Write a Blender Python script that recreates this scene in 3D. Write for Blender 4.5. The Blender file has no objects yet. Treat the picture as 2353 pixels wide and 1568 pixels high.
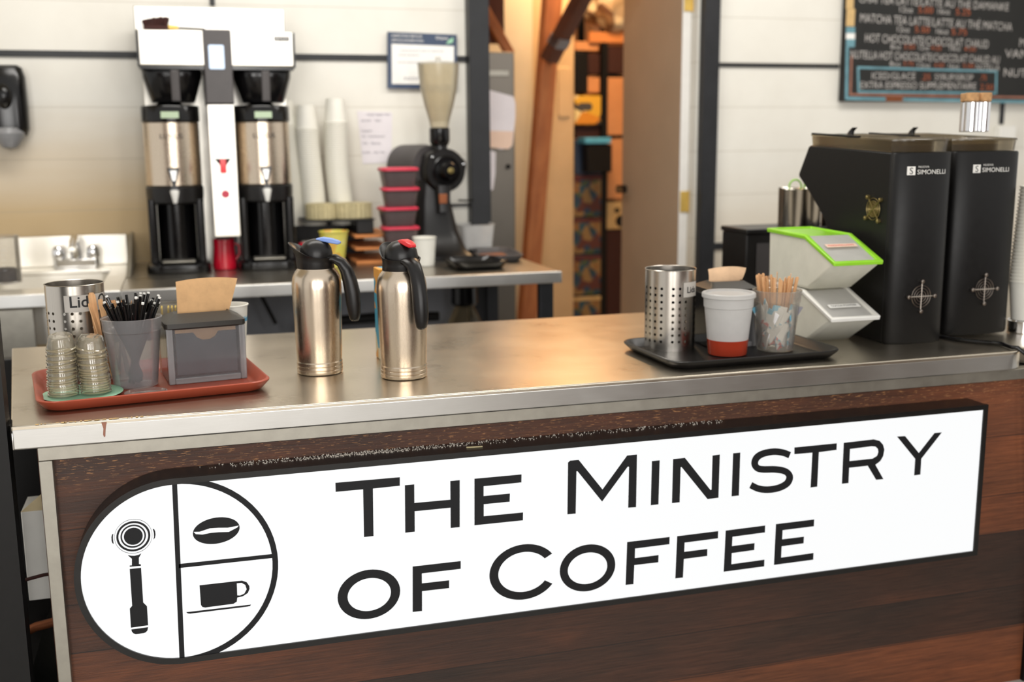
import bpy, math, random
from mathutils import Matrix, Vector
SC = bpy.context.scene
COL = SC.collection
random.seed(7)
PI = math.pi
R_ = math.radians

# ------------------------------------------------------------------ camera
CAM_H = 1.5
FPX = 2500.0
PITCH, YAW, ROLL = R_(10.569), R_(16.429), R_(0.474)
fw = Vector((math.sin(YAW) * math.cos(PITCH), math.cos(YAW) * math.cos(PITCH), -math.sin(PITCH)))
rt = Vector((math.cos(YAW), -math.sin(YAW), 0))
dn = fw.cross(rt)
rt2 = rt * math.cos(ROLL) + dn * math.sin(ROLL)
dn2 = dn * math.cos(ROLL) - rt * math.sin(ROLL)
cam = bpy.data.cameras.new('camera')
cam_o = bpy.data.objects.new('camera', cam)
COL.objects.link(cam_o)
cam.sensor_width = 36
cam.lens = FPX / 2353 * 36
cam.clip_start = 0.05
cam.dof.use_dof = True
cam.dof.focus_distance = 2.25
cam.dof.aperture_fstop = 2.4
m = Matrix((rt2, -dn2, -fw)).transposed().to_4x4()
m.translation = Vector((0, 0, CAM_H))
cam_o.matrix_world = m
SC.camera = cam_o

def ray(px, py):
    return rt2 * (px - 1176.5) + dn2 * (py - 784) + fw * FPX
def onz(px, py, z):
    r = ray(px, py); t = (z - CAM_H) / r.z
    return Vector((r.x * t, r.y * t, z))
def ony(px, py, y):
    r = ray(px, py); t = y / r.y
    return Vector((r.x * t, y, CAM_H + r.z * t))

# ------------------------------------------------------------------ light
SC.view_settings.view_transform = 'Standard'
SC.view_settings.look = 'None'
SC.view_settings.exposure = 0.25
SC.view_settings.gamma = 1
SC.view_settings.use_curve_mapping = False
SC.cycles.use_denoising = True
SC.cycles.max_bounces = 8
SC.cycles.transparent_max_bounces = 24
SC.cycles.caustics_reflective = False
SC.cycles.caustics_refractive = False
SC.cycles.sample_clamp_indirect = 6
w = bpy.data.worlds.new('world'); SC.world = w
w.use_nodes = True
w.node_tree.nodes['Background'].inputs[0].default_value = (1.0, 0.98, 0.94, 1)
w.node_tree.nodes['Background'].inputs[1].default_value = 0.72

def area(name, loc, target, sx, sy, energy, color):
    l = bpy.data.lights.new(name, 'AREA'); l.shape = 'RECTANGLE'
    l.size = sx; l.size_y = sy; l.energy = energy; l.color = color
    o = bpy.data.objects.new(name, l); COL.objects.link(o)
    o.location = loc
    o.rotation_euler = (Vector(target) - Vector(loc)).to_track_quat('-Z', 'Y').to_euler()
    return o
# daylight through the cafe windows behind and to the left of the camera
area('window_daylight', (-1.6, -3.85, 2.0), (-1.0, 3, 1.2), 1.3, 2.6, 95, (1.0, 0.98, 0.95))
area('window_daylight', (0.5, -3.85, 2.0), (0.6, 3, 1.2), 1.0, 2.6, 75, (1.0, 0.98, 0.95))
area('window_daylight', (2.3, -3.85, 2.2), (1.6, 3, 1.2), 0.7, 2.2, 40, (1.0, 0.98, 0.95))
# added overhead fill lights brightening the bar, no lamp fixtures
area('overhead_fill', (0.3, 3.2, 3.05), (0.3, 3.9, 0), 2.2, 0.5, 38, (1.0, 0.97, 0.92))
area('overhead_fill', (2.8, 3.4, 3.05), (2.8, 4.0, 0), 1.6, 0.5, 22, (1.0, 0.97, 0.92))
# warm bulb inside the store room
area('storeroom_lamp', (2.3, 6.2, 2.9), (2.3, 6.4, 0), 0.5, 0.5, 36, (1.0, 0.64, 0.33))

# ------------------------------------------------------------------ materials
def lin(c):
    return tuple(((v / 255) / 12.92 if v / 255 <= 0.04045 else ((v / 255 + 0.055) / 1.055) ** 2.4) for v in c) + (1,)
def hexc(h):
    return lin(tuple(int(h[i:i + 2], 16) for i in (0, 2, 4)))
class NT:
    def __init__(s, name):
        s.m = bpy.data.materials.new(name); s.m.use_nodes = True
        s.t = s.m.node_tree; s.b = s.t.nodes['Principled BSDF']; s.out = s.t.nodes['Material Output']
    def n(s, typ, **kw):
        x = s.t.nodes.new(typ)
        ins = kw.pop('ins', {})
        for k, v in kw.items(): setattr(x, k, v)
        for k, v in ins.items():
            if hasattr(v, 'is_output'): s.t.links.new(v, x.inputs[k])
            else: x.inputs[k].default_value = v
        return x
    def math(s, op, a, b=0.0, c=0.0):
        return s.n('ShaderNodeMath', operation=op, ins={0: a, 1: b, 2: c}).outputs[0]
    def link(s, a, b): s.t.links.new(a, b)
    def ramp(s, fac, stops):
        r = s.n('ShaderNodeValToRGB', ins={0: fac}); e = r.color_ramp.elements
        while len(e) < len(stops): e.new(0.5)
        for i, (p, c) in enumerate(stops): e[i].position = p; e[i].color = c
        return r.outputs[0]
    def mix(s, f, a, b, mode='MIX'):
        x = s.n('ShaderNodeMix', data_type='RGBA', blend_type=mode)
        for i, v in ((0, f), (6, a), (7, b)):
            if hasattr(v, 'is_output'): s.t.links.new(v, x.inputs[i])
            else: x.inputs[i].default_value = v
        return x.outputs[2]
    def coord(s, which='Object'):
        return s.n('ShaderNodeTexCoord').outputs[which]
    def noise(s, vec, scale, detail=3, rough=0.5, sc=(1, 1, 1)):
        mp = s.n('ShaderNodeMapping', ins={0: vec, 3: sc})
        return s.n('ShaderNodeTexNoise', ins={'Vector': mp.outputs[0], 'Scale': scale, 'Detail': detail, 'Roughness': rough}).outputs[0]
    def bump(s, h, strength=0.2, dist=0.002):
        b = s.n('ShaderNodeBump', ins={'Height': h, 'Strength': strength, 'Distance': dist})
        s.link(b.outputs[0], s.b.inputs['Normal'])

def mat(name, col, rough=0.5, metal=0.0, var=0.08, vscale=12, bump=0.0, emis=0, spec=None, coat=0, sc=(1, 1, 1)):
    t = NT(name); c = hexc(col) if isinstance(col, str) else col
    co = t.coord(); nz = t.noise(co, vscale, 4, 0.6, sc)
    dark = tuple(v * (1 - var * 1.6) for v in c[:3]) + (1,); lite = tuple(min(1, v * (1 + var)) for v in c[:3]) + (1,)
    t.link(t.ramp(nz, [(0.3, dark), (0.7, lite)]), t.b.inputs['Base Color'])
    t.b.inputs['Metallic'].default_value = metal
    rr = t.n('ShaderNodeMapRange', ins={0: nz, 3: max(0.02, rough - 0.06), 4: min(1, rough + 0.06)}).outputs[0]
    t.link(rr, t.b.inputs['Roughness'])
    if bump: t.bump(nz, bump)
    if spec is not None: t.b.inputs['Specular IOR Level'].default_value = spec
    if coat: t.b.inputs['Coat Weight'].default_value = coat; t.b.inputs['Coat Roughness'].default_value = 0.1
    if emis:
        t.b.inputs['Emission Color'].default_value = c; t.b.inputs['Emission Strength'].default_value = emis
    return t.m

def clear(name, tint='ffffff', alpha=0.25, rough=0.15, gloss=0.5, diffuse='e8e8e6', trans=0.5):
    """thin clear or frosted plastic: see-through + diffuse/translucent body + sheen"""
    t = NT(name); N = t.n
    t.t.nodes.remove(t.b)
    co = t.coord(); nz = t.noise(co, 18, 3)
    tr = N('ShaderNodeBsdfTransparent', ins={0: hexc(tint)})
    df = N('ShaderNodeBsdfDiffuse', ins={0: hexc(diffuse)})
    tl = N('ShaderNodeBsdfTranslucent', ins={0: hexc(diffuse)})
    body = N('ShaderNodeMixShader', ins={0: trans, 1: df.outputs[0], 2: tl.outputs[0]})
    a = t.n('ShaderNodeMapRange', ins={0: nz, 3: alpha * 0.85, 4: min(1, alpha * 1.15)}).outputs[0]
    m1 = N('ShaderNodeMixShader', ins={0: a, 1: tr.outputs[0], 2: body.outputs[0]})
    gl = N('ShaderNodeBsdfGlossy', ins={0: (1, 1, 1, 1), 'Roughness': rough})
    lw = N('ShaderNodeLayerWeight', ins={0: 0.25})
    g = t.math('MULTIPLY', lw.outputs['Fresnel'], gloss)
    m2 = N('ShaderNodeMixShader', ins={0: g, 1: m1.outputs[0], 2: gl.outputs[0]})
    t.link(m2.outputs[0], t.out.inputs[0])
    return t.m

def steel(name, col='c9c4bb', rough=0.28, sc=(1, 40, 1), var=0.12, wear=0.0, aniso=0.0):
    t = NT(name); co = t.coord(); c = hexc(col)
    fine = t.noise(co, 30, 4, 0.6, sc); big = t.noise(co, 5, 4, 0.6)
    dark = tuple(v * (1 - var) for v in c[:3]) + (1,)
    t.link(t.ramp(fine, [(0.35, dark), (0.65, c)]), t.b.inputs['Base Color'])
    t.b.inputs['Metallic'].default_value = 1
    r = t.math('ADD', t.math('MULTIPLY', big, 0.16), t.math('MULTIPLY_ADD', fine, 0.08, rough - 0.12))
    t.link(r, t.b.inputs['Roughness'])
    t.b.inputs['Anisotropic'].default_value = aniso
    t.bump(fine, 0.05, 0.0005)
    return t.m

M = {}
M['top'] = steel('countertop_steel', 'd6ccbb', 0.30, (0.6, 60, 1), 0.06)
M['lip'] = steel('lip_steel', 'cfcecb', 0.33, (0.4, 1, 30), 0.05)
M['trim'] = steel('trim_steel', 'aaa69c', 0.45, (1, 1, 1), 0.1)
M['tabletop'] = steel('table_steel', 'b8b2a6', 0.3, (1, 40, 1), 0.08)
M['carafe'] = steel('carafe_steel', 'd6c6b2', 0.27, (40, 40, 0.5), 0.05)
M['cyl'] = steel('cylinder_steel', 'c9c3ba', 0.25, (40, 40, 0.5), 0.05)
M['chrome'] = mat('chrome', 'e6e6e8', 0.08, 1.0, 0.02)
M['brass'] = mat('brass_hinge', 'e8c468', 0.35, 0.5, 0.1)
M['bronze'] = mat('bronze_grille', '8f7f50', 0.35, 0.8, 0.15)
M['guard'] = mat('grille_wire', 'b8b0a8', 0.25, 1.0, 0.1)
M['black'] = mat('black_plastic', '121010', 0.36, 0, 0.15, spec=0.4)
M['gblack'] = mat('glossy_black_plastic', '0c0b0c', 0.18, 0, 0.15, spec=0.4)
M['mblack'] = mat('black_powder_coat', '0e0d0d', 0.45, 0, 0.12, 60, 0.05, spec=0.3)
M['post'] = mat('black_steel_post', '1f2023', 0.45, 0, 0.15, spec=0.4)
M['dgrey'] = mat('dark_grey_plastic', '4c4848', 0.5, 0, 0.08)
M['fridge'] = steel('fridge_steel', '807a72', 0.45, (30, 30, 0.6), 0.08)
M['white'] = mat('white_plastic', 'eceae4', 0.35, 0, 0.03)
M['paper'] = mat('white_paper', 'f0efeb', 0.7, 0, 0.03)
M['cup'] = mat('paper_cup', 'eeebe0', 0.55, 0, 0.03)
M['lilac'] = mat('pale_paper', 'e4dee2', 0.75, 0, 0.05, 4)
M['peach'] = mat('peach_paper', 'eccdb8', 0.75, 0, 0.05, 4)
M['beige_metal'] = steel('brewer_steel', 'f3efe6', 0.4, (40, 1, 0.5), 0.03)
M['kraft'] = mat('kraft_napkin', 'd3a878', 0.85, 0, 0.08, 30, 0.1)
M['kraft2'] = mat('pale_kraft_napkin', 'd6b390', 0.85, 0, 0.08, 30, 0.1)
M['stick'] = mat('birch_stick', 'd8a878', 0.65, 0, 0.15, 20, 0.1, sc=(8, 8, 1))
M['terracotta'] = mat('terracotta_tray', 'a8482f', 0.4, 0, 0.08, 8)
M['mint'] = mat('mint_plate', '9ccfae', 0.35, 0, 0.04)
M['blue'] = mat('blue_lever', '7d9bdc', 0.35)
M['red'] = mat('red_lever', 'd8232c', 0.35)
M['redcan'] = mat('red_enamel', 'c0142c', 0.25, coat=0.5)
M['redlid'] = mat('red_lid', 'c8324a', 0.4)
M['green'] = mat('lime_plastic', '93d52c', 0.35, 0, 0.05)
M['cream'] = mat('cream_wall', 'cdb088', 0.85, 0, 0.06, 3)
M['creamlite'] = mat('pale_wall', 'd8cdb4', 0.8, 0, 0.05, 3)
M['door'] = mat('door_paint', 'bda58c', 0.6, 0, 0.04, 3)
M['doorwhite'] = mat('door_edge_paint', 'e8e6e2', 0.5, 0, 0.03)
M['orange_wood'] = mat('plywood', 'd0854a', 0.7, 0, 0.1, 6, sc=(1, 1, 6))
M['card'] = mat('cardboard', 'd49462', 0.8, 0, 0.06, 6)
M['cork'] = mat('cork', 'c79a6a', 0.85, 0, 0.2, 60, 0.3)
M['wire'] = mat('copper_pipe', '8a5030', 0.4, 0.6, 0.2)
M['dirt'] = mat('coffee_grounds', '3a2218', 0.9, 0, 0.3, 50, 0.4)
M['brush'] = mat('brush_bristle', '3a160e', 0.8, 0, 0.3, 80, 0.4)
M['filter'] = mat('coffee_filter_paper', 'c2b58c', 0.85, 0, 0.15, 20, 0.2)
M['redliquid'] = mat('red_liquid', 'a03620', 0.15, 0, 0.05, coat=0.4)
M['signblack'] = mat('sign_black_vinyl', '16171a', 0.5, 0, 0.05, spec=0.25)
M['housing'] = mat('sign_housing', '100f0f', 0.3, 0, 0.2, 20)
M['chalkw'] = mat('white_chalk', 'c9c4c0', 0.9, 0, 0.1, 40)
M['chalko'] = mat('orange_chalk', 'b8623c', 0.9, 0, 0.1, 40)
M['chalkt'] = mat('teal_paint', '6d9aa6', 0.8, 0, 0.15, 20)
M['chalkb'] = mat('brown_paint', '9a6a58', 0.8, 0, 0.15, 20)
M['tan'] = mat('tan_paint', 'cfae78', 0.8, 0, 0.1, 20)
M['slate'] = mat('chalkboard', '232322', 0.85, 0, 0.15, 6)
M['navy'] = mat('navy_print', '33435e', 0.4, 0, 0.15, 6)
M['ink'] = mat('black_ink', '1c1c1e', 0.7)
M['greyink'] = mat('grey_ink', '8d8a92', 0.7)
M['yellow'] = mat('yellow_pack', 'e2c324', 0.5, 0, 0.15, 20)
M['lcd'] = mat('lcd_screen', 'bcd0ea', 0.3, 0, 0.03, emis=0.35)
M['lcdg'] = mat('green_lcd', 'a4b896', 0.3, 0, 0.05, emis=0.05)
M['darkred'] = mat('dark_red_print', '5e2628', 0.5)
M['midgrey'] = mat('mid_grey_plastic', '8c8c8e', 0.25, 0, 0.1)
M['grey'] = mat('grey_sheet_metal', '8a8c92', 0.5, 0.3, 0.06)
M['floor'] = mat('floor_concrete', 'b7b2aa', 0.5, 0, 0.12, 2)
M['brownwall'] = mat('brown_board_wall', '6b4630', 0.7, 0, 0.2, 3)
M['creamplastic'] = mat('cream_plastic', 'dcc9a0', 0.5)
M['skyblue'] = mat('sky_blue_print', '58b0d8', 0.5)
M['clear'] = clear('clear_plastic', 'f6f4f0', 0.16, 0.12, 0.7)
M['clear2'] = clear('clear_lid_plastic', 'ffffff', 0.2, 0.05, 1.6, 'fff4da')
M['frost'] = clear('frosted_plastic', 'f4f4f5', 0.2, 0.25, 0.6, 'd8d8da', 0.4)
M['frost2'] = clear('milky_plastic', 'f4f4f4', 0.72, 0.3, 0.5, 'efeeec', 0.45)
M['frost3'] = clear('bin_plastic', 'f8f8f0', 0.86, 0.3, 0.5, 'fbf8ea', 0.25)
M['smoke'] = clear('smoked_plastic', 'd8cfbc', 0.16, 0.15, 0.8, '9a8c74', 0.3)
M['coverglass'] = clear('dispenser_cover', 'ececee', 0.12, 0.15, 0.9, 'c8c8ca', 0.2)
M['tubplastic'] = clear('tub_plastic', 'c8b8b8', 0.35, 0.2, 0.6, 'b0a0a0', 0.4)
M['hopper'] = clear('hopper_plastic', 'fbf5e6', 0.42, 0.15, 0.9, 'fbf2dc', 0.5)

def wood_panel():
    t = NT('dark_plank_cladding'); co = t.coord()
    s = t.n('ShaderNodeSeparateXYZ', ins={0: co})
    # plank joints by height, each plank with its own tone
    rr_ = t.n('ShaderNodeValToRGB', ins={0: s.outputs[2]}); rr_.color_ramp.interpolation = 'CONSTANT'
    el = rr_.color_ramp.elements
    tones = [(0.0, 0.62), (0.165, 0.22), (0.285, 0.30), (0.443, 0.38), (0.551, 0.50), (0.715, 0.45)]
    while len(el) < len(tones): el.new(0.5)
    for k, (p_, v_) in enumerate(tones): el[k].position = p_; el[k].color = (v_, v_, v_, 1)
    lft = t.math('MULTIPLY', t.n('ShaderNodeMapRange', ins={0: s.outputs[0], 1: 1.0, 2: -0.1}).outputs[0], t.math('MULTIPLY', t.math('GREATER_THAN', s.outputs[2], 0.285), t.math('LESS_THAN', s.outputs[2], 0.443)))
    row = t.math('MULTIPLY', rr_.outputs[0], 9.0)
    rgt = t.math('MULTIPLY', t.n('ShaderNodeMapRange', ins={0: s.outputs[0], 1: 0.9, 2: 2.1}).outputs[0], t.math('GREATER_THAN', s.outputs[2], 0.443))
    tone = t.math('ADD', t.math('ADD', rr_.outputs[0], t.math('MULTIPLY', rgt, 0.2)), t.math('MULTIPLY', lft, 0.24))
    sm = None
    for p_, v_ in tones[1:]:
        q_ = t.math('ABSOLUTE', t.math('SUBTRACT', s.outputs[2], p_)); sm = q_ if sm is None else t.math('MINIMUM', sm, q_)
    cv = t.n('ShaderNodeCombineXYZ', ins={0: s.outputs[0], 1: t.math('MULTIPLY', row, 3.7), 2: s.outputs[2]})
    grain = t.noise(cv.outputs[0], 7, 8, 0.7, (1.3, 1, 30))
    wav = t.noise(cv.outputs[0], 3.2, 3, 0.6, (0.7, 1, 3))
    patch = t.noise(cv.outputs[0], 1.5, 2, 0.5, (0.8, 1, 1.5))
    base = t.ramp(t.math('ADD', t.math('MULTIPLY', tone, 0.75), t.math('MULTIPLY', wav, 0.45)),
                  [(0.28, hexc('2a211b')), (0.5, hexc('442c20')), (0.68, hexc('6e4229')), (0.85, hexc('86502e'))])
    g = t.ramp(grain, [(0.3, (0.45, 0.42, 0.4, 1)), (0.7, (1.25, 1.2, 1.15, 1))])
    c = t.mix(1.0, base, g, 'MULTIPLY')
    p = t.ramp(patch, [(0.35, (0.75, 0.75, 0.78, 1)), (0.65, (1.25, 1.1, 1.0, 1))])
    c = t.mix(1.0, c, p, 'MULTIPLY')
    # worn flecks near the top edge
    fl = t.noise(co, 120, 3, 0.6, (0.35, 1, 3.4))
    hz = t.n('ShaderNodeMapRange', ins={0: s.outputs[2], 1: 0.78, 2: 0.87}).outputs[0]
    f2 = t.math('MULTIPLY', t.math('GREATER_THAN', fl, 0.61), t.math('MULTIPLY', hz, 0.7))
    c = t.mix(f2, c, hexc('c08a58'))
    seam = t.math('LESS_THAN', sm, 0.0013)
    c = t.mix(t.math('MULTIPLY', seam, 0.75), c, hexc('140c08'))
    t.link(c, t.b.inputs['Base Color'])
    t.link(t.n('ShaderNodeMapRange', ins={0: grain, 3: 0.42, 4: 0.7}).outputs[0], t.b.inputs['Roughness'])
    t.bump(t.math('ADD', grain, t.math('MULTIPLY', seam, -1.0)), 0.35, 0.002)
    return t.m
M['planks'] = wood_panel()

def redwood(name, a, b):
    t = NT(name); co = t.coord()
    g = t.noise(co, 7, 5, 0.6, (6, 6, 0.7)); k = t.noise(co, 4, 3, 0.5)
    c = t.mix(0.35, t.ramp(g, [(0.3, hexc(a)), (0.7, hexc(b))]), t.ramp(k, [(0.35, hexc(a)), (0.65, hexc(b))]))
    t.link(c, t.b.inputs['Base Color']); t.b.inputs['Roughness'].default_value = 0.75
    t.bump(g, 0.2)
    return t.m
M['timber'] = redwood('reddish_timber', '9c5834', 'cc8450')
M['timberd'] = redwood('dark_timber', '4a2a1e', '6d4430')

def wall_mat(stain):
    t = NT('white_board_wall' + ('_stained' if stain else '')); co = t.coord('Generated'); ob = t.coord()
    s = t.n('ShaderNodeSeparateXYZ', ins={0: ob})
    nz = t.noise(ob, 2.5, 4, 0.6); nl = t.noise(ob, 3, 3, 0.6, (0.4, 1, 3))
    c = t.ramp(nz, [(0.3, hexc('dedad0')), (0.7, hexc('e8e5dc'))])
    f = t.math('FRACT', t.math('DIVIDE', t.math('SUBTRACT', s.outputs[2], 1.635), 0.207))
    g = t.math('LESS_THAN', f, 0.02)
    # tan splash staining above the sink
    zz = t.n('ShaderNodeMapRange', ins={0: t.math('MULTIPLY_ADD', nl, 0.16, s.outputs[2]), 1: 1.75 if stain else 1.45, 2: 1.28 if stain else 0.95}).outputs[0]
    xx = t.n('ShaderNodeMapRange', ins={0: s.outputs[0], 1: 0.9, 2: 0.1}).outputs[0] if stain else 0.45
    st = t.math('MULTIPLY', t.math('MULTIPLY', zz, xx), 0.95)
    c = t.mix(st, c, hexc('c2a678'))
    c = t.mix(t.math('MULTIPLY', g, 0.4), c, hexc('a59a86'))
    t.link(c, t.b.inputs['Base Color'])
    t.b.inputs['Roughness'].default_value = 0.55
    t.bump(t.math('SUBTRACT', 1.0, g), 0.3, 0.003)
    return t.m
M['wallL'] = wall_mat(True)
M['wallR'] = wall_mat(False)

def perf_mat():
    t = NT('perforated_steel'); co = t.coord(); s = t.n('ShaderNodeSeparateXYZ', ins={0: co})
    c = hexc('c9c3ba')
    fine = t.noise(co, 30, 4, 0.6, (40, 40, 0.5))
    t.link(t.ramp(fine, [(0.35, tuple(v * 0.93 for v in c[:3]) + (1,)), (0.65, c)]), t.b.inputs['Base Color'])
    t.b.inputs['Metallic'].default_value = 1; t.b.inputs['Roughness'].default_value = 0.26
    th = t.math('DIVIDE', t.math('ARCTAN2', s.outputs[1], s.outputs[0]), R_(57.0))
    a = t.math('MULTIPLY', t.math('FRACT', t.math('ADD', th, 10.0)), 57.0)
    d = None
    for k in (6, 21.5, 37):
        x = t.math('ABSOLUTE', t.math('SUBTRACT', a, k))
        d = x if d is None else t.math('MINIMUM', d, x)
    d = t.math('MULTIPLY', d, R_(1) * 0.065)
    pz = 0.0172
    zf = t.math('MULTIPLY', t.math('ABSOLUTE', t.math('SUBTRACT', t.math('FRACT', t.math('DIVIDE', s.outputs[2], pz)), 0.5)), pz)
    dist = t.math('SQRT', t.math('ADD', t.math('MULTIPLY', d, d), t.math('MULTIPLY', zf, zf)))
    inh = t.math('LESS_THAN', dist, 0.0036)
    zr = t.math('MULTIPLY', t.math('GREATER_THAN', s.outputs[2], 1.05 * pz), t.math('LESS_THAN', s.outputs[2], 10.02 * pz))
    hole = t.math('MULTIPLY', inh, zr)
    t.link(t.math('SUBTRACT', 1.0, hole), t.b.inputs['Alpha'])
    return t.m
M['perf'] = perf_mat()

def print_mat(name, cols, scale=25, seed=0.0, sc=(1, 1, 1)):
    t = NT(name); co = t.coord()
    mp = t.n('ShaderNodeMapping', ins={0: co, 1: (seed, seed * 1.7, seed * 0.3), 3: sc})
    v = t.n('ShaderNodeTexVoronoi', ins={'Vector': mp.outputs[0], 'Scale': scale})
    sp = t.n('ShaderNodeSeparateColor', ins={0: v.outputs['Color']})
    n = len(cols)
    r = t.n('ShaderNodeValToRGB', ins={0: sp.outputs[0]}); r.color_ramp.interpolation = 'CONSTANT'
    e = r.color_ramp.elements
    while len(e) < n: e.new(0.5)
    for i, c in enumerate(cols): e[i].position = i / n; e[i].color = hexc(c)
    t.link(r.outputs[0], t.b.inputs['Base Color']); t.b.inputs['Roughness'].default_value = 0.45
    return t.m
M['cereal'] = print_mat('picture_printed_box', ['26405a', '2c5060', '4c5a3c', '8a6038', '24404e', '5a302c', '8c7048'], 22)
M['teabox'] = print_mat('teal_orange_printed_carton', ['2f9ab8', 'e8a03c', '2f9ab8', 'e0d0a8', '2a7f9c', 'c8482c'], 22, 3.1)
M['ycup'] = print_mat('yellow_printed_cup', ['d8cc5c', 'dcd068', 'cfc450', 'd8a848', 'e0d888'], 30)
M['packet'] = print_mat('sugar_packet', ['f2f0ee', 'f2f0ee', 'f0eeec', '7fc0dc', 'f4f2f0', 'e08078', 'f2f0ee'], 55)
M['ypack'] = print_mat('yellow_food_pack', ['e8b43c', 'f0c040', 'e0902c', 'f2dca0', 'e8b43c', '4a4038'], 14)
M['bag'] = print_mat('crumpled_bag', ['b09878', 'd8c8a8', '8a6848', 'c8b090', '6a4830'], 12)

def sign_face():
    t = NT('backlit_acrylic'); co = t.coord(); nz = t.noise(co, 1.2, 2, 0.4)
    t.b.inputs['Base Color'].default_value = (0.05, 0.05, 0.05, 1)
    t.b.inputs['Roughness'].default_value = 0.35
    t.b.inputs['Emission Color'].default_value = (0.985, 0.995, 1, 1)
    t.link(t.n('ShaderNodeMapRange', ins={0: nz, 3: 0.775, 4: 0.795}).outputs[0], t.b.inputs['Emission Strength'])
    return t.m
M['signface'] = sign_face()

# ------------------------------------------------------------------ mesh building
class MB:
    def __init__(s): s.v = []; s.f = []; s.mi = []; s.M = Matrix(); s.cur = 0
    def add(s, vs, fs):
        o = len(s.v)
        s.v += [tuple(s.M @ Vector(p)) for p in vs]
        s.f += [tuple(i + o for i in f) for f in fs]; s.mi += [s.cur] * len(fs)
        return s
    def box(s, x0, y0, z0, x1, y1, z1):
        v = [(x, y, z) for z in (z0, z1) for x, y in ((x0, y0), (x1, y0), (x1, y1), (x0, y1))]
        return s.add(v, [(0, 3, 2, 1), (4, 5, 6, 7), (0, 1, 5, 4), (1, 2, 6, 5), (2, 3, 7, 6), (3, 0, 4, 7)])
    def loft(s, loops, cap0=True, cap1=True, closed=False):
        n = len(loops[0]); v = [p for l in loops for p in l]; f = []
        k = len(loops)
        for j in range(k if closed else k - 1):
            a = j * n; b = ((j + 1) % k) * n
            for i in range(n):
                f.append((a + i, a + (i + 1) % n, b + (i + 1) % n, b + i))
        if not closed:
            if cap0: f.append(tuple(range(n - 1, -1, -1)))
            if cap1: f.append(tuple((k - 1) * n + i for i in range(n)))
        return s.add(v, f)
    def lathe(s, prof, n=40, cx=0, cy=0, cap0=True, cap1=True):
        loops = [[(cx + r * math.cos(2 * PI * i / n), cy + r * math.sin(2 * PI * i / n), z) for i in range(n)] for r, z in prof]
        return s.loft(loops, cap0, cap1)
    def cyl(s, p0, p1, r0, r1=None, n=20, cap=True):
        r1 = r0 if r1 is None else r1
        return s.tube([p0, p1], [r0, r1], n, cap)
    def tube(s, pts, rad, n=12, cap=True, ry=None, up=None):
        pts = [Vector(p) for p in pts]
        if not hasattr(rad, '__len__'): rad = [rad] * len(pts)
        if ry is None: ry = rad
        elif not hasattr(ry, '__len__'): ry = [ry] * len(pts)
        u = Vector(up) if up else None; loops = []
        for i, p in enumerate(pts):
            d = (pts[min(i + 1, len(pts) - 1)] - pts[max(i - 1, 0)]).normalized()
            if u is None: u = Vector((0, 0, 1)) if abs(d.z) < 0.9 else Vector((1, 0, 0))
            a = (u - d * u.dot(d)).normalized(); u = a; b = d.cross(a)
            loops.append([tuple(p + a * rad[i] * math.cos(2 * PI * k / n) + b * ry[i] * math.sin(2 * PI * k / n)) for k in range(n)])
        return s.loft(loops, cap, cap)
    def prism(s, poly, t0, t1, axis='y'):
        def q(a, b, t): return (a, t, b) if axis == 'y' else ((t, a, b) if axis == 'x' else (a, b, t))
        n = len(poly)
        v = [q(a, b, t0) for a, b in poly] + [q(a, b, t1) for a, b in poly]
        f = [tuple(range(n)), tuple(range(2 * n - 1, n - 1, -1))] + [(i, i + n, (i + 1) % n + n, (i + 1) % n) for i in range(n)]
        return s.add(v, f)
    def sphere(s, c, r, n=16, rz=None):
        rz = rz or r
        prof = [(max(1e-5, r * math.sin(PI * k / 10)), c[2] - rz * math.cos(PI * k / 10)) for k in range(11)]
        return s.lathe(prof, n, c[0], c[1])
    def torus(s, c, R, r, n=28, k=8, axis='z'):
        loops = []
        for i in range(n):
            a = 2 * PI * i / n; l = []
            for j in range(k):
                b = 2 * PI * j / k; rr = R + r * math.cos(b); h = r * math.sin(b)
                x, y = rr * math.cos(a), rr * math.sin(a)
                l.append((c[0] + x, c[1] + y, c[2] + h) if axis == 'z' else ((c[0] + x, c[1] + h, c[2] + y) if axis == 'y' else (c[0] + h, c[1] + x, c[2] + y)))
            loops.append(l)
        return s.loft(loops, closed=True)
    def mesh(s, me):
        return s.add([tuple(v.co) for v in me.vertices], [tuple(p.vertices) for p in me.polygons])
    def build(s, name, mats, parent=None, bevel=0, seg=2, loc=None, label=None, smooth=35, subsurf=0):
        me = bpy.data.meshes.new(name); me.from_pydata(s.v, [], s.f); me.validate()
        if not isinstance(mats, (list, tuple)): mats = [mats]
        for x in mats: me.materials.append(M[x] if isinstance(x, str) else x)
        if len(mats) > 1 and len(me.polygons) == len(s.mi): me.polygons.foreach_set('material_index', s.mi)
        me.polygons.foreach_set('use_smooth', [True] * len(me.polygons))
        me.update()
        import bmesh
        bm = bmesh.new(); bm.from_mesh(me); bmesh.ops.recalc_face_normals(bm, faces=bm.faces); bm.to_mesh(me); bm.free()
        me.set_sharp_from_angle(angle=R_(smooth))
        o = bpy.data.objects.new(name, me); COL.objects.link(o)
        if parent: o.parent = parent
        if loc: o.location = loc
        if bevel:
            b = o.modifiers.new('bevel', 'BEVEL'); b.width = bevel; b.segments = seg; b.limit_method = 'ANGLE'; b.angle_limit = R_(40)
            b.harden_normals = False
        if subsurf:
            b = o.modifiers.new('sub', 'SUBSURF'); b.levels = subsurf; b.render_levels = subsurf
        if label: o['label'] = label
        return o

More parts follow.
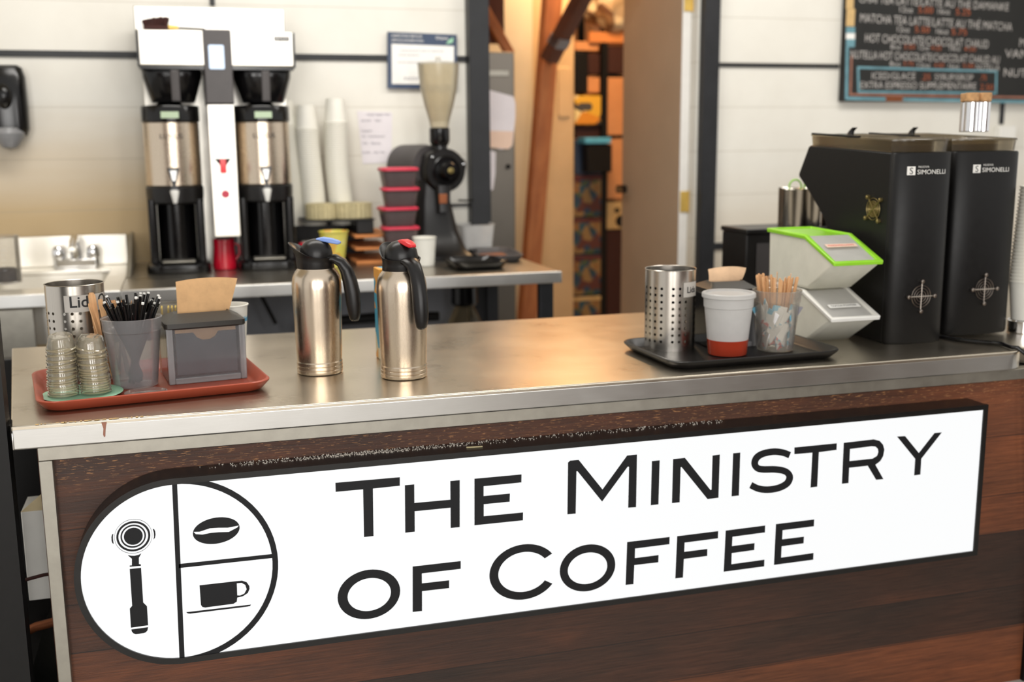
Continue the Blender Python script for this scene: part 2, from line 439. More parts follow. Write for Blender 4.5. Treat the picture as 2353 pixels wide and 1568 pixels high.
def tag(o, label=None, cat=None, group=None, kind=None):
    if label: o['label'] = label
    if cat: o['category'] = cat
    if group: o['group'] = group
    if kind: o['kind'] = kind
    return o
def thing(name, label, cat, loc=(0, 0, 0), rz=0, group=None):
    o = bpy.data.objects.new(name, None); COL.objects.link(o); o.empty_display_size = 0.05
    o.location = loc; o.rotation_euler = (0, 0, rz)
    return tag(o, label, cat, group)
def children(o): return [x for x in COL.objects if x.parent == o]
def dup(o, loc, rot=None, label=None, parent=None):
    c = o.copy(); COL.objects.link(c)
    if parent is None:
        c.location = loc
        if rot is not None: c.rotation_euler = rot
        if label: c['label'] = label
    else: c.parent = parent
    for ch in children(o): dup(ch, None, None, None, c)
    return c
def rrect(w, d, r, z, n=5, cx=0, cy=0):
    """rounded rectangle loop, counter-clockwise"""
    r = min(r, w / 2 - 1e-4, d / 2 - 1e-4); out = []
    for sx, sy, a0 in ((1, -1, -90), (1, 1, 0), (-1, 1, 90), (-1, -1, 180)):
        for k in range(n + 1):
            a = R_(a0 + 90 * k / n)
            out.append((cx + sx * (w / 2 - r) + r * math.cos(a), cy + sy * (d / 2 - r) + r * math.sin(a), z))
    return out
def rpoly(w, h, r, n=5, cx=0, cy=0):
    return [(p[0], p[1]) for p in rrect(w, h, r, 0, n, cx, cy)]
def text_mesh(s, size=1.0, extrude=0.0, align='LEFT', off=0.0):
    cu = bpy.data.curves.new('lettering', 'FONT'); cu.body = s; cu.size = size; cu.extrude = extrude; cu.align_x = align
    cu.resolution_u = 3; cu.offset = off
    ob = bpy.data.objects.new('lettering', cu); COL.objects.link(ob)
    bpy.context.view_layer.update()
    me = bpy.data.meshes.new_from_object(ob.evaluated_get(bpy.context.evaluated_depsgraph_get()))
    bpy.data.objects.remove(ob); bpy.data.curves.remove(cu)
    return me
def shape_mesh(rings, extrude):
    """filled 2D shape with holes"""
    cu = bpy.data.curves.new('shape', 'CURVE'); cu.dimensions = '2D'; cu.fill_mode = 'BOTH'; cu.extrude = extrude
    for r in rings:
        sp = cu.splines.new('POLY'); sp.points.add(len(r) - 1)
        for p, q in zip(sp.points, r): p.co = (q[0], q[1], 0, 1)
        sp.use_cyclic_u = True
    ob = bpy.data.objects.new('shape', cu); COL.objects.link(ob)
    bpy.context.view_layer.update()
    me = bpy.data.meshes.new_from_object(ob.evaluated_get(bpy.context.evaluated_depsgraph_get()))
    bpy.data.objects.remove(ob); bpy.data.curves.remove(cu)
    return me
def wall_text(mb, s, a, b, hgt, y, off=0.0):
    """write s on a wall facing -Y between world points a and b (x,z) with letter height hgt"""
    me = text_mesh(s, 1.0, 0, 'LEFT', off)
    xs = [v.co.x for v in me.vertices]
    x0, x1 = min(xs), max(xs); L = math.hypot(b[0] - a[0], b[1] - a[1]); sx = L / (x1 - x0); sz = hgt / 0.72
    ca, sa = (b[0] - a[0]) / L, (b[1] - a[1]) / L
    vs = []
    for v in me.vertices:
        u = (v.co.x - x0) * sx; w_ = v.co.y * sz
        vs.append((a[0] + u * ca - w_ * sa * 0.0, y, a[1] + u * sa + w_))
    mb.add(vs, [tuple(p.vertices) for p in me.polygons])
    bpy.data.meshes.remove(me)
# ------------------------------------------------------------------ the room
WY = 4.8
def struct(mb, name, m, **k):
    o = mb.build(name, m, **k); o['kind'] = 'structure'; return o
struct(MB().box(-5, -4.2, -0.05, 7, 9.5, 0), 'floor', 'floor')
struct(MB().box(-2.4, WY, 0, 1.225, WY + 0.1, 3.3), 'wall_back_left', 'wallL')
struct(MB().box(2.33, WY, 0, 6.0, WY + 0.1, 3.3), 'wall_back_right', 'wallR')
struct(MB().box(1.225, WY, 2.45, 2.33, WY + 0.1, 3.3), 'wall_back_lintel', 'wallR')
w_ = MB()
for x0, x1 in ((-5, -2.35), (-0.85, 0.0), (1.0, 1.9), (2.7, 7)): w_.box(x0, -4.1, 0, x1, -4.0, 3.4)
w_.box(-5, -4.1, 0, 7, -4.0, 0.55)
struct(w_, 'wall_front', 'brownwall')
struct(MB().box(-5, 2.2, 3.3, 7, 9.5, 3.4), 'ceiling', 'creamlite')
# black steel posts and seams of the panelled wall
struct(MB().box(1.213, WY - 0.07, 0, 1.303, WY + 0.11, 3.3), 'trim_1', 'post', bevel=0.003)
struct(MB().box(2.345, WY - 0.05, 0, 2.425, WY + 0.11, 3.3), 'trim_2', 'post', bevel=0.003)
struct(MB().box(-2.4, WY - 0.012, 1.832, 1.213, WY, 1.857), 'trim_3', 'post', bevel=0.002)
struct(MB().box(2.425, WY - 0.012, 1.824, 3.09, WY, 1.842), 'trim_4', 'post', bevel=0.002)
struct(MB().box(2.425, WY - 0.012, 0.958, 3.3, WY, 0.99), 'trim_5', 'post', bevel=0.002)
struct(MB().box(0.135, WY - 0.012, 2.045, 0.155, WY, 3.2), 'trim_6', 'post', bevel=0.002)
a = ony(2298, 240, WY); struct(MB().box(a.x, WY - 0.012, 1.55, a.x + 0.022, WY, 1.7), 'trim_7', 'post', bevel=0.002)
struct(MB().box(1.213, WY - 0.012, 1.2, 1.0, WY, 1.212), 'trim_8', 'post')
# outlet box below the menu board
a = ony(2290, 292, WY - 0.02); o = MB().box(-0.05, -0.03, -0.045, 0.05, 0.02, 0.045).build('junction_box', 'white', loc=(a.x + 0.05, WY - 0.02, a.z - 0.04), bevel=0.005)
tag(o, 'small white junction box on the wall under the chalk menu board', 'switch box')

# ------------------------------------------------------------------ open door with hinges
dr = thing('door_1', 'beige store room door standing open with brass hinges', 'door', (2.285, 4.865, 0), R_(-2))
dr['kind'] = 'structure'
d = MB().box(0, 0, 0.02, 0.042, 0.8, 2.4)
leaf = d.build('door_leaf', 'door', dr, bevel=0.002)
MB().box(-0.001, -0.004, 0.02, 0.043, 0.0, 2.4).build('door_edge', 'doorwhite', dr, label='white painted hinge edge')
for zz in (1.19, 2.13):
    h = MB().box(0.004, -0.012, zz - 0.05, 0.05, -0.004, zz + 0.05)
    h.cyl((0.052, -0.012, zz - 0.055), (0.052, -0.012, zz + 0.055), 0.009, n=12)
    h.build('hinge', 'brass', dr, bevel=0.001)
hb = MB(); hb.cyl((0, 0.74, 1.22), (-0.05, 0.74, 1.22), 0.022, n=16); hb.tube([(-0.05, 0.74, 1.22), (-0.055, 0.7, 1.22), (-0.055, 0.62, 1.215)], 0.011, 10)
hb.build('lever_handle', 'gblack', leaf)
struct(MB().box(2.333, 4.86, 0, 2.36, 4.95, 2.45), 'door_2', 'timber')

# ------------------------------------------------------------------ front counter
ct = thing('service_counter', 'long front counter with stainless steel top and dark plank cladding', 'counter', (0, 2.3, 0))
def L(x, y, z): return (x, y - 2.3, z)
top = [(-0.36, 2.267)]
for k in range(7):
    a = R_(-90 + 115 * k / 6); top.append((2.005 + 0.065 * math.cos(a), 2.332 + 0.065 * math.sin(a)))
top += [(1.99, 2.50), (1.99, 3.168), (-0.482, 3.168)]
tp = MB().prism([(x, y - 2.3) for x, y in top], 0.938, 0.95, 'z')
tp.build('countertop', 'top', ct, bevel=0.003, seg=3)
lip = MB()
fr = [(-0.3605, 2.2665)] + top[1:8]
n = len(fr)
ins = [(-0.34, 2.285)] + [(2.005 + 0.045 * math.cos(R_(-90 + 115 * k / 6)), 2.332 + 0.045 * math.sin(R_(-90 + 115 * k / 6))) for k in range(7)]
lip.loft([[L(x, y, z) for x, y in (fr + ins[::-1])] for z in (0.9005, 0.9445)])
lip.build('front_lip', 'lip', ct, bevel=0.004, seg=3)
MB().prism([(-0.3605, 2.2665 - 2.3), (-0.34, 2.285 - 2.3), (-0.462, 3.168 - 2.3), (-0.4825, 3.168 - 2.3)], 0.9, 0.9375, 'z').build('end_lip', 'lip', ct, bevel=0.003)
MB().box(-0.318, -0.02, 0.871, 2.15, 0.012, 0.8995).build('top_trim', 'trim', ct, bevel=0.0015)
MB().box(-0.318, -0.02, 0.0, -0.292, 0.012, 0.8705).build('corner_trim', 'trim', ct, bevel=0.0015)
MB().box(-0.292, 0.0, 0.0, 2.15, 0.018, 0.871).build('plank_cladding', 'planks', ct)
MB().box(-0.29, 0.0185, 0.0, 2.1, 0.8, 0.899).build('carcass', 'mblack', ct)
MB().box(-0.323, 0.013, 0.0, -0.291, 0.018, 0.8995).build('edge_board', 'timberd', ct)
MB().box(2.151, -0.012, 0.0, 2.19, 0.05, 0.9).build('end_post', 'mblack', ct)
# neighbouring counter round the corner
sc = thing('side_counter', 'steel side counter meeting the right end of the front counter', 'counter', (2.6, 2.8, 0))
MB().prism([(x - 2.6, y - 2.8) for x, y in ((2.0, 2.505), (2.083, 2.345), (2.2, 2.2), (3.4, 2.2), (3.4, 3.6), (1.995, 3.6), (1.995, 2.51))], 0.9, 0.944, 'z').build('worktop', 'top', sc, bevel=0.003)
MB().box(-0.4, -0.5, 0, 0.7, 0.7, 0.899).build('carcass', 'mblack', sc)
# marks of old tape and drips stay on the lip
mk = MB()
for k in range(24):
    x = -0.315 + k * 0.009 + random.uniform(-0.002, 0.002)
    mk.box(x, -0.0355 + random.uniform(0, 0.006), 0.9502, x + random.uniform(0.002, 0.009), -0.0285 + random.uniform(0, 0.004), 0.9505)
mk.build('tape_residue', 'tan', ct)
mk = MB(); mk.prism([(-0.193, 0.945), (-0.183, 0.945), (-0.186, 0.93), (-0.1875, 0.916), (-0.190, 0.914), (-0.1915, 0.92), (-0.190, 0.932)], -0.0345, -0.034, 'y')
mk.build('drip_mark', 'chalkb', ct)

# ------------------------------------------------------------------ lit sign
YS = 2.225; XC, ZC, RR = -0.063, 0.627, 0.1885; XR = 1.896
sg = thing('light_box_sign', 'long backlit white sign with round emblem mounted on the plank front', 'sign', (0.8, 2.2625, 0.627))
def SX(p): return (p[0] - 0.8, p[1] - 0.627)
def outline(off, n=48):
    o = [(XR + off, ZC - RR - off), (XR + off, ZC + RR + off)]
    o += [(XC + (RR + off) * math.cos(R_(90 + 180 * k / n)), ZC + (RR + off) * math.sin(R_(90 + 180 * k / n))) for k in range(n + 1)]
    return [SX(p) for p in o]
MB().prism(outline(0.0125), YS + 0.003 - 2.2625, 2.2985 - 2.2625, 'y').build('housing', 'housing', sg, bevel=0.003)
def flat(rings, y0, y1, mb=None):
    """2D shape (x,z) turned into a thin slab between y0 and y1"""
    me = shape_mesh(rings, abs(y1 - y0) / 2); mb = mb or MB()
    yc = (y0 + y1) / 2 - 2.2625
    mb.add([(v.co.x, yc + v.co.z, v.co.y) for v in me.vertices], [tuple(p.vertices) for p in me.polygons]); bpy.data.meshes.remove(me)
    return mb
flat([outline(0.0128), outline(0.0)], YS - 0.004, YS + 0.004).build('bezel', 'housing', sg)
face = MB().prism(outline(0.0), YS - 2.2625, YS + 0.0035 - 2.2625, 'y').build('face_panel', 'signface', sg)
Y0, Y1 = YS - 0.0012, YS - 0.0002
def px(pts, ox, oy, sc_):
    out = []
    for a, b in pts:
        p = ony(ox + a / sc_, oy + b / sc_, YS - 0.001); out.append(SX((p.x, p.z)))
    return out
A = (740, 980, 3.408); B = (1260, 980, 3.408); C_ = (1700, 940, 3.734); D = (220, 1160, 4.6125)
def ell(c, a, b, s, t0=0, t1=360, n=48, k=0.0):
    out = []
    for i in range(n + 1 if t1 - t0 < 360 else n):
        t = R_(t0 + (t1 - t0) * i / n); x = a * math.cos(t); y = -b * math.sin(t)
        out.append((c[0] + x + k * y, c[1] + s * x + y))
    return out
def stroke(pts, hw, n=6):
    """thick poly-line through a smooth curve"""
    P = [Vector(p) for p in pts]; Q = []
    for i in range(len(P) - 1):
        p0, p1, p2, p3 = P[max(i - 1, 0)], P[i], P[i + 1], P[min(i + 2, len(P) - 1)]
        for k in range(n):
            t = k / n
            Q.append(0.5 * ((2 * p1) + (p2 - p0) * t + (2 * p0 - 5 * p1 + 4 * p2 - p3) * t * t + (3 * p1 - p0 - 3 * p2 + p3) * t ** 3))
    Q.append(P[-1]); l, r = [], []
    for i, q in enumerate(Q):
        d = (Q[min(i + 1, len(Q) - 1)] - Q[max(i - 1, 0)]).normalized(); nn = Vector((-d.y, d.x))
        l.append(tuple(q + nn * hw)); r.append(tuple(q - nn * hw))
    return l + r[::-1]
glyphs = [
 (A, [[(105,444),(609,400),(609,466),(398,488),(403,860),(329,868),(322,494),(107,514)]]),
 (A, [[(649,463),(722,456),(723,602),(1006,576),(1005,430),(1078,423),(1078,790),(1008,797),(1007,638),(725,666),(726,826),(652,834)]]),
 (A, [[(1194,412),(1562,378),(1561,440),(1265,470),(1265,548),(1471,528),(1469,591),(1266,611),(1266,706),(1574,676),(1573,737),(1194,776)]]),
 (A, [ell((367,1317),245,192,-0.115), ell((370,1319),170,129,-0.115)]),
 (A, [[(710,1100),(1086,1057),(1086,1117),(781,1153),(782,1232),(995,1208),(995,1268),(783,1292),(783,1447),(710,1455)]]),
 ((700,920,2.42), [ell((1218,956),190,153,-0.115,33.5,327,60) + ell((1218,956),141,111,-0.115,34,327,60)[::-1]]),
 (B, [[(155,285),(172,270),(238,264),(425,496),(618,230),(694,222),(687,634),(626,638),(633,318),(622,316),(421,590),(230,354),(220,352),(214,684),(150,690)]]),
 (B, [[(812,274),(872,267),(862,612),(803,619)]]),
 (B, [[(978,258),(1070,248),(1270,500),(1279,498),(1287,230),(1343,222),(1332,560),(1247,571),(1044,320),(1036,322),(1028,596),(969,602)]]),
 (B, [[(1448,212),(1503,207),(1492,543),(1436,549)]]),
 (C_, [stroke([(428,398),(370,376),(290,368),(200,385),(145,420),(128,470),(150,508),(200,520),(300,520),(380,533),(420,562),(427,600),(400,645),(330,680),(240,694),(160,685),(95,655)], 28.5)]),
 (C_, [[(470,332),(832,296),(830,352),(678,372),(664,668),(608,675),(624,376),(469,389)]]),
 (C_, [[(893,292),(1150,262),(1200,275),(1229,308),(1240,350),(1230,405),(1205,448),(1163,480),(1232,603),(1170,609),(1098,488),(938,506),(932,637),(877,643)], [(945,345),(1130,321),(1165,324),(1186,345),(1190,372),(1178,405),(1140,428),(941,449)]]),
 (C_, [[(1350,238),(1418,234),(1537,380),(1672,208),(1733,202),(1557,428),(1549,564),(1497,571),(1506,430)]]),
 (B, [ell((307,1110),217,182,-0.13), ell((307,1113),155,123,-0.13)]),
 (B, [[(618,908),(950,868),(948,924),(679,958),(677,1034),(863,1010),(861,1066),(673,1088),(666,1237),(606,1243)]]),
 (B, [[(1010,862),(1330,822),(1328,878),(1067,912),(1064,985),(1245,962),(1244,1016),(1061,1040),(1054,1185),(995,1192)]]),
 (B, [[(1390,818),(1698,778),(1696,832),(1442,866),(1438,940),(1615,916),(1612,970),(1436,994),(1433,1082),(1692,1046),(1690,1098),(1374,1140)]]),
 (C_, [[(311,990),(638,950),(635,1008),(367,1042),(363,1121),(550,1098),(547,1154),(359,1180),(354,1278),(632,1238),(630,1295),(294,1340)]]),
]
for fr_, rings in glyphs:
    flat([px(r, *fr_) for r in rings], Y0, Y1).build('letter', 'signblack', face)
em = [
 [ell((398,337),100,90,-0.06)],
 [ell((397,336),135,122,-0.06), ell((397,336),119,107,-0.06)],
 [ell((398,337),180,160,-0.06), ell((398,337),158,140,-0.06)],
 [ell((398,337),201,182,-0.06), ell((398,337),198.5,179.5,-0.06)],
 [[(186,310),(172,320),(166,345),(168,385),(176,408),(190,418),(184,380),(182,345)]],
 [[(605,258),(620,264),(630,285),(634,320),(628,352),(612,372),(618,340),(616,300)]],
 [[(340,538),(375,544),(410,545),(450,536),(482,520),(457,565),(458,632),(478,636),(478,650),(360,660),(360,648),(383,646),(383,575)]],
 [[(360,685),(480,672),(503,1040),(543,1080),(555,1280),(373,1306),(361,1105),(386,1075)]],
 [[(377,1326),(555,1302),(548,1335),(530,1355),(510,1363),(425,1374),(400,1366),(383,1348)]],
 [ell((277,277),248,138,-0.13), [(1035,290),(1100,288),(1210,252),(1300,246),(1400,245),(1518,222),(1500,245),(1410,292),(1300,295),(1220,302),(1130,320),(1060,315)]],
 [[(1100,858),(1480,815),(1550,808),(1600,825),(1628,865),(1630,895),(1612,938),(1560,972),(1500,987),(1495,1030),(1460,1052),(1160,1092),(1130,1086),(1115,1064)], [(1495,835),(1545,830),(1585,852),(1600,900),(1575,946),(1530,966),(1500,965)]],
 [[(960,1143),(1645,1062),(1636,1075),(1610,1082),(1000,1157),(975,1154)]],
]
em[9][0] = ell((1277,277),248,138,-0.13)
names = ['filter_basket'] * 4 + ['basket_ear'] * 2 + ['handle_neck', 'handle_grip', 'handle_cap', 'coffee_bean', 'coffee_cup', 'saucer']
for nm, rings in zip(names, em):
    flat([px(r, *D) for r in rings], Y0, Y1).build(nm + '_emblem', 'signblack', face)
def circ(r): return [SX((XC + r * math.cos(2 * PI * k / 72), ZC + r * math.sin(2 * PI * k / 72))) for k in range(72)]
rg = flat([circ(RR + 0.0118), circ(RR + 0.0002)], Y0 - 0.001, Y1)
# divider bars
v0 = px([(818, 0), (872, 0), (940, 1568), (885, 1568)], *D)
def ext(p, q, z):  # extend to the circle
    t = (z - p[1]) / (q[1] - p[1]); return (p[0] + (q[0] - p[0]) * t, z)
flat([[ext(v0[0], v0[3], RR), ext(v0[1], v0[2], RR), ext(v0[1], v0[2], -RR), ext(v0[0], v0[3], -RR)]], Y0, Y1, rg)
flat([px([(880, 632), (1878, 525), (1878, 566), (880, 674)], *D)], Y0, Y1, rg)
rg.build('emblem_ring', 'signblack', face)
# dust and a splinter on top of the housing
a = ony(1090, 1023, 2.25)
o = MB().box(-0.018, -0.002, -0.001, 0.018, 0.002, 0.001).build('wood_splinter', 'filter', loc=(a.x, 2.25, 0.8295)); o.rotation_euler = (0, 0, -0.1)
tag(o, 'thin pale splinter lying on top of the lit sign', 'splinter')
M['crumb'] = mat('sugar_grains', 'cdc4b8', 0.7)
cr = MB()
for k in range(900):
    x = random.gauss(0.32, 0.13) if k % 2 else random.uniform(0.05, 1.2); y = random.uniform(2.268, 2.297); s_ = random.uniform(0.0004, 0.0011)
    cr.M = Matrix.Translation((x, y, 0.8281)); cr.box(-s_, -s_, 0, s_, s_, s_ * 1.6)
cr.M = Matrix()
tag(cr.build('sugar_crumbs', 'crumb'), 'pale crumbs scattered along the top edge of the lit sign', 'crumbs', kind='stuff')

# ------------------------------------------------------------------ clutter at the left end of the counter
o = struct(MB().box(-0.62, 2.29, 0, -0.372, 2.34, 2.2), 'trim_9', 'mblack')
cb = thing('white_carton', 'white cardboard carton wedged beside the left end of the counter', 'box', (-0.37, 2.72, 0.0))
MB().box(-0.055, -0.02, 0.41, 0.05, 0.1, 0.635).build('carton_body', 'white', cb, bevel=0.002)
MB().prism([(-0.055, 0.635), (0.05, 0.635), (0.05, 0.72)], -0.02, -0.017, 'y').build('carton_flap', 'creamplastic', cb)
sf = thing('shade_panels', 'dark panels added in place of the shade beyond the left end of the counter', 'cabinet', (-0.7, 2.95, 0))  # black panels added to stand for the shade past the counter end
MB().box(-0.3, 0.16, 0, 0.40, 0.2, 0.93).build('main_body', 'mblack', sf, bevel=0.004)
MB().box(-0.3, -0.45, 0, 0.30, 0.155, 0.33).build('lower_shelf', 'mblack', sf)  # low dark block, also standing in for shade
pp = MB().tube([(-0.46, 2.6, 0.36), (-0.40, 2.6, 0.385), (-0.3, 2.6, 0.4)], 0.011, 12).build('copper_pipe', 'wire'); tag(pp, 'short copper pipe poking out beside the left counter edge', 'pipe')
pp = MB().tube([(-0.46, 2.55, 0.50), (-0.42, 2.52, 0.53), (-0.36, 2.5, 0.548), (-0.3, 2.5, 0.55)], 0.004, 8).build('red_cable', 'brush'); tag(pp, 'thin dark red cable crossing the white carton', 'cable')
pp = MB().tube([(-0.435, 2.6, 0.95 - 0.06), (-0.43, 2.6, 0.8), (-0.44, 2.6, 0.7), (-0.425, 2.6, 0.62), (-0.43, 2.6, 0.5)], 0.006, 8).build('hanging_cord', 'gblack'); tag(pp, 'black cord hanging beside the white carton', 'cord')
a = ony(25, 1138, 2.55)
pp = MB().cyl((a.x - 0.008, 2.55, a.z + 0.012), (a.x + 0.008, 2.55, a.z - 0.012), 0.005, n=10).build('cable_connector', 'creamplastic'); tag(pp, 'small cream cable connector hanging at the far left', 'connector')

# ------------------------------------------------------------------ back work table
wt = thing('work_table', 'stainless steel work table along the back wall', 'table', (0.5, 4.35, 0))
MB().box(-0.737, -0.434, 0.985, 0.8415, 0.43, 1.0).build('table_top', 'tabletop', wt, bevel=0.002)
MB().box(-0.737, -0.4455, 0.955, 0.852, -0.435, 0.9995).build('front_edge', 'lip', wt, bevel=0.003)
MB().box(0.842, -0.445, 0.955, 0.853, 0.43, 0.9845).build('side_edge', 'trim', wt, bevel=0.002)
wt['category'] = 'table'
for x in (0.80, -0.70):
    for y in (-0.40, 0.38):
        MB().box(x - 0.027, y - 0.02, 0.0, x + 0.027, y + 0.02, 0.955).build('leg', 'post', wt, bevel=0.003)
MB().box(-0.7, -0.3, 0.25, 0.8, 0.4, 0.275).build('lower_shelf', 'grey', wt, bevel=0.002)
MB().box(-0.72, 0.36, 0.30, 0.68, 0.38, 0.955).build('back_panel', 'grey', wt)
MB().tube([(-0.27, 0.2, 0.955), (-0.18, 0.2, 0.75)], 0.008, 8).build('brace', 'mblack', wt)
a = ony(860, 735, 4.5)
o = MB().tube([(0.4, 4.5, a.z + 0.0), (a.x, 4.5, a.z + 0.01), (1.0, 4.5, a.z)], 0.02, 10).build('black_hose', 'mblack'); tag(o, 'black hose lying under the work table', 'hose')
bj = thing('glass_jug', 'glass jug with black lid under the work table', 'jug', (1.115, 4.5, 0.275))
a = ony(1045, 735, 4.5)
MB().lathe([(0.06, 0), (0.085, 0.01), (0.09, 0.3), (0.085, 0.42), (0.05, 0.5), (0.035, 0.52)], 28).build('jug_body', 'smoke', bj)
MB().lathe([(0.05, 0.52), (0.058, 0.53), (0.056, 0.6), (0.03, 0.615)], 24).build('jug_lid', 'gblack', bj)

# sink at the left
sk = thing('hand_sink', 'stainless steel hand sink at the left of the work table', 'sink', (-0.5, 4.35, 0))
MB().box(-0.6, -0.4455, 0.955, 0.262, -0.432, 0.9995).build('front_edge', 'lip', sk, bevel=0.003)
for y in (-0.40, 0.38): MB().box(-0.56, y - 0.02, 0.0, -0.51, y + 0.02, 0.955).build('leg', 'post', sk, bevel=0.003)
s_ = MB(); s_.box(-0.6, -0.431, 0.985, 0.262, -0.28, 1.0); s_.box(-0.4, 0.25, 0.985, 0.262, 0.43, 1.0); s_.box(-0.4, -0.28, 0.985, -0.24, 0.25, 1.0); s_.box(0.19, -0.28, 0.985, 0.262, 0.25, 1.0)
s_.build('rim', 'beige_metal', sk, bevel=0.003)
s_ = MB(); s_.loft([rrect(0.43, 0.53, 0.04, z, 5, -0.025, -0.015) for z in (0.984, 0.80)], False, True)
s_.build('basin', 'beige_metal', sk)
MB().box(-0.4, 0.40, 1.001, 0.25, 0.43, 1.125).build('backsplash', 'beige_metal', sk, bevel=0.004)
MB().prism([(-0.10, 1.001), (0.42, 1.001), (0.42, 1.13), (0.25, 1.13), (0.02, 1.03)], 0.2625, 0.28, 'x').build('side_splash', 'trim', sk, bevel=0.002)
MB().box(-0.4, -0.43, 0.62, -0.02, -0.41, 0.95).build('apron', 'trim', sk, bevel=0.003)
fc = thing('faucet', 'chrome two-handle faucet over the hand sink', 'faucet', (-0.445, 4.7, 1.001))
MB().loft([rrect(0.175, 0.05, 0.02, z) for z in (0, 0.036)]).build('base_plate', 'chrome', fc, bevel=0.004)
for x in (-0.065, 0.065):
    MB().lathe([(0.022, 0.036), (0.026, 0.05), (0.024, 0.075), (0.014, 0.088), (0.001, 0.09)], 24, x, 0).build('tap_handle', 'chrome', fc)
MB().tube([(0, 0, 0.036), (0, -0.005, 0.09), (0, -0.03, 0.115), (0, -0.09, 0.11), (0, -0.13, 0.085)], [0.022, 0.02, 0.018, 0.014, 0.012], 14).build('spout', 'chrome', fc)
MB().lathe([(0.014, 0.11), (0.012, 0.128), (0.001, 0.13)], 16, 0, 0).build('spout_knob', 'chrome', fc)

gq = onz(14, 652, 1.001)
gj = thing('glass_beaker', 'clear glass beaker holding dark coffee grounds by the sink', 'beaker', (gq.x, gq.y + 0.02, 1.001))
MB().lathe([(0.05, 0), (0.052, 0.004), (0.052, 0.165), (0.055, 0.17), (0.05, 0.168), (0.0485, 0.01)], 32, cap1=False).build('beaker_glass', 'clear', gj)
MB().lathe([(0.047, 0.006), (0.047, 0.045), (0.03, 0.055), (0.001, 0.05)], 28).build('coffee_grounds', 'dirt', gj)
gm = MB()
for k in range(5): gm.box(0.0, -0.0525, 0.05 + k * 0.018, 0.012 - (k % 2) * 0.005, -0.0518, 0.0515 + k * 0.018)
gm.build('measure_marks', 'greyink', gj)

sd = thing('soap_dispenser', 'black wall soap dispenser at the left edge', 'soap dispenser', (-0.655, 4.735, 1.63))
pr_ = [rrect(0.13, 0.06, 0.03, -0.105, 6), rrect(0.15, 0.11, 0.04, -0.08, 6), rrect(0.155, 0.12, 0.045, 0.0, 6), rrect(0.15, 0.10, 0.04, 0.12, 6), rrect(0.13, 0.07, 0.03, 0.155, 6), rrect(0.1, 0.03, 0.014, 0.165, 6)]
MB().loft(pr_).build('dispenser_cover', 'gblack', sd)
MB().lathe([(0.001, -0.16), (0.03, -0.15), (0.055, -0.115), (0.06, -0.095), (0.05, -0.075), (0.02, -0.07)], 28, 0, -0.02).build('push_lever', 'midgrey', sd)
MB().sphere((0, -0.058, 0.045), 0.03, 16, 0.05).build('window', 'gblack', sd)

# unseen dark cabinet added right of the camera to darken the lip reflection
dc = thing('reflection_blocker', 'unseen dark wooden cabinet added to darken reflections in the counter lip', 'cabinet', (3.6, -0.6, 0))
MB().box(-1.7, -0.3, 0.05, 1.7, 0.3, 1.15).build('main_body', 'timberd', dc, bevel=0.01)
MB().box(-1.75, -0.33, 1.1505, 1.75, 0.33, 1.19).build('cabinet_top', 'mblack', dc, bevel=0.005)
for k in range(4): MB().box(-1.65 + k * 0.83, 0.3005, 0.1, -0.88 + k * 0.83, 0.318, 1.1).build('cabinet_door', 'timberd', dc, bevel=0.004)
MB().box(-1.65, -0.25, 0, 1.65, 0.25, 0.05).build('plinth', 'mblack', dc)
M['coverframe'] = clear('cover_frame_plastic', 'f2f2f2', 0.42, 0.12, 1.2, 'd6d6d8', 0.3)
M['roofbrown'] = mat('brown_black_plastic', '211d17', 0.4, 0, 0.15)
M['slategrey'] = mat('slate_plate', '484a4e', 0.45, 0, 0.15, 20)
M['tape'] = mat('pale_tape', 'beb8b0', 0.4)
# ------------------------------------------------------------------ things on the front counter
CT = 0.9503
def tray(name, label, loc, rz, w_, d_, h, m):
    t = thing(name, label, 'tray', loc, rz)
    r = 0.05
    MB().loft([rrect(w_ - 0.05, d_ - 0.05, r - 0.015, 0.0), rrect(w_ - 0.03, d_ - 0.03, r - 0.01, 0.004), rrect(w_ - 0.002, d_ - 0.002, r, h - 0.006), rrect(w_, d_, r, h - 0.002), rrect(w_ - 0.004, d_ - 0.004, r, h),
               rrect(w_ - 0.016, d_ - 0.016, r - 0.006, h - 0.001), rrect(w_ - 0.04, d_ - 0.04, r - 0.015, 0.0075), rrect(w_ - 0.058, d_ - 0.058, r - 0.02, 0.0045)]).build('tray_body', m, t, smooth=50)
    return t
tray('cafeteria_tray', 'terracotta orange serving tray at the left end of the counter', (-0.108, 2.560, CT), R_(8.5), 0.485, 0.375, 0.026, 'terracotta')
tray('cafeteria_tray', 'black serving tray in front of the white storage bins', (1.312, 2.478, CT), R_(1.5), 0.475, 0.335, 0.024, 'black')
TZ = CT + 0.0047

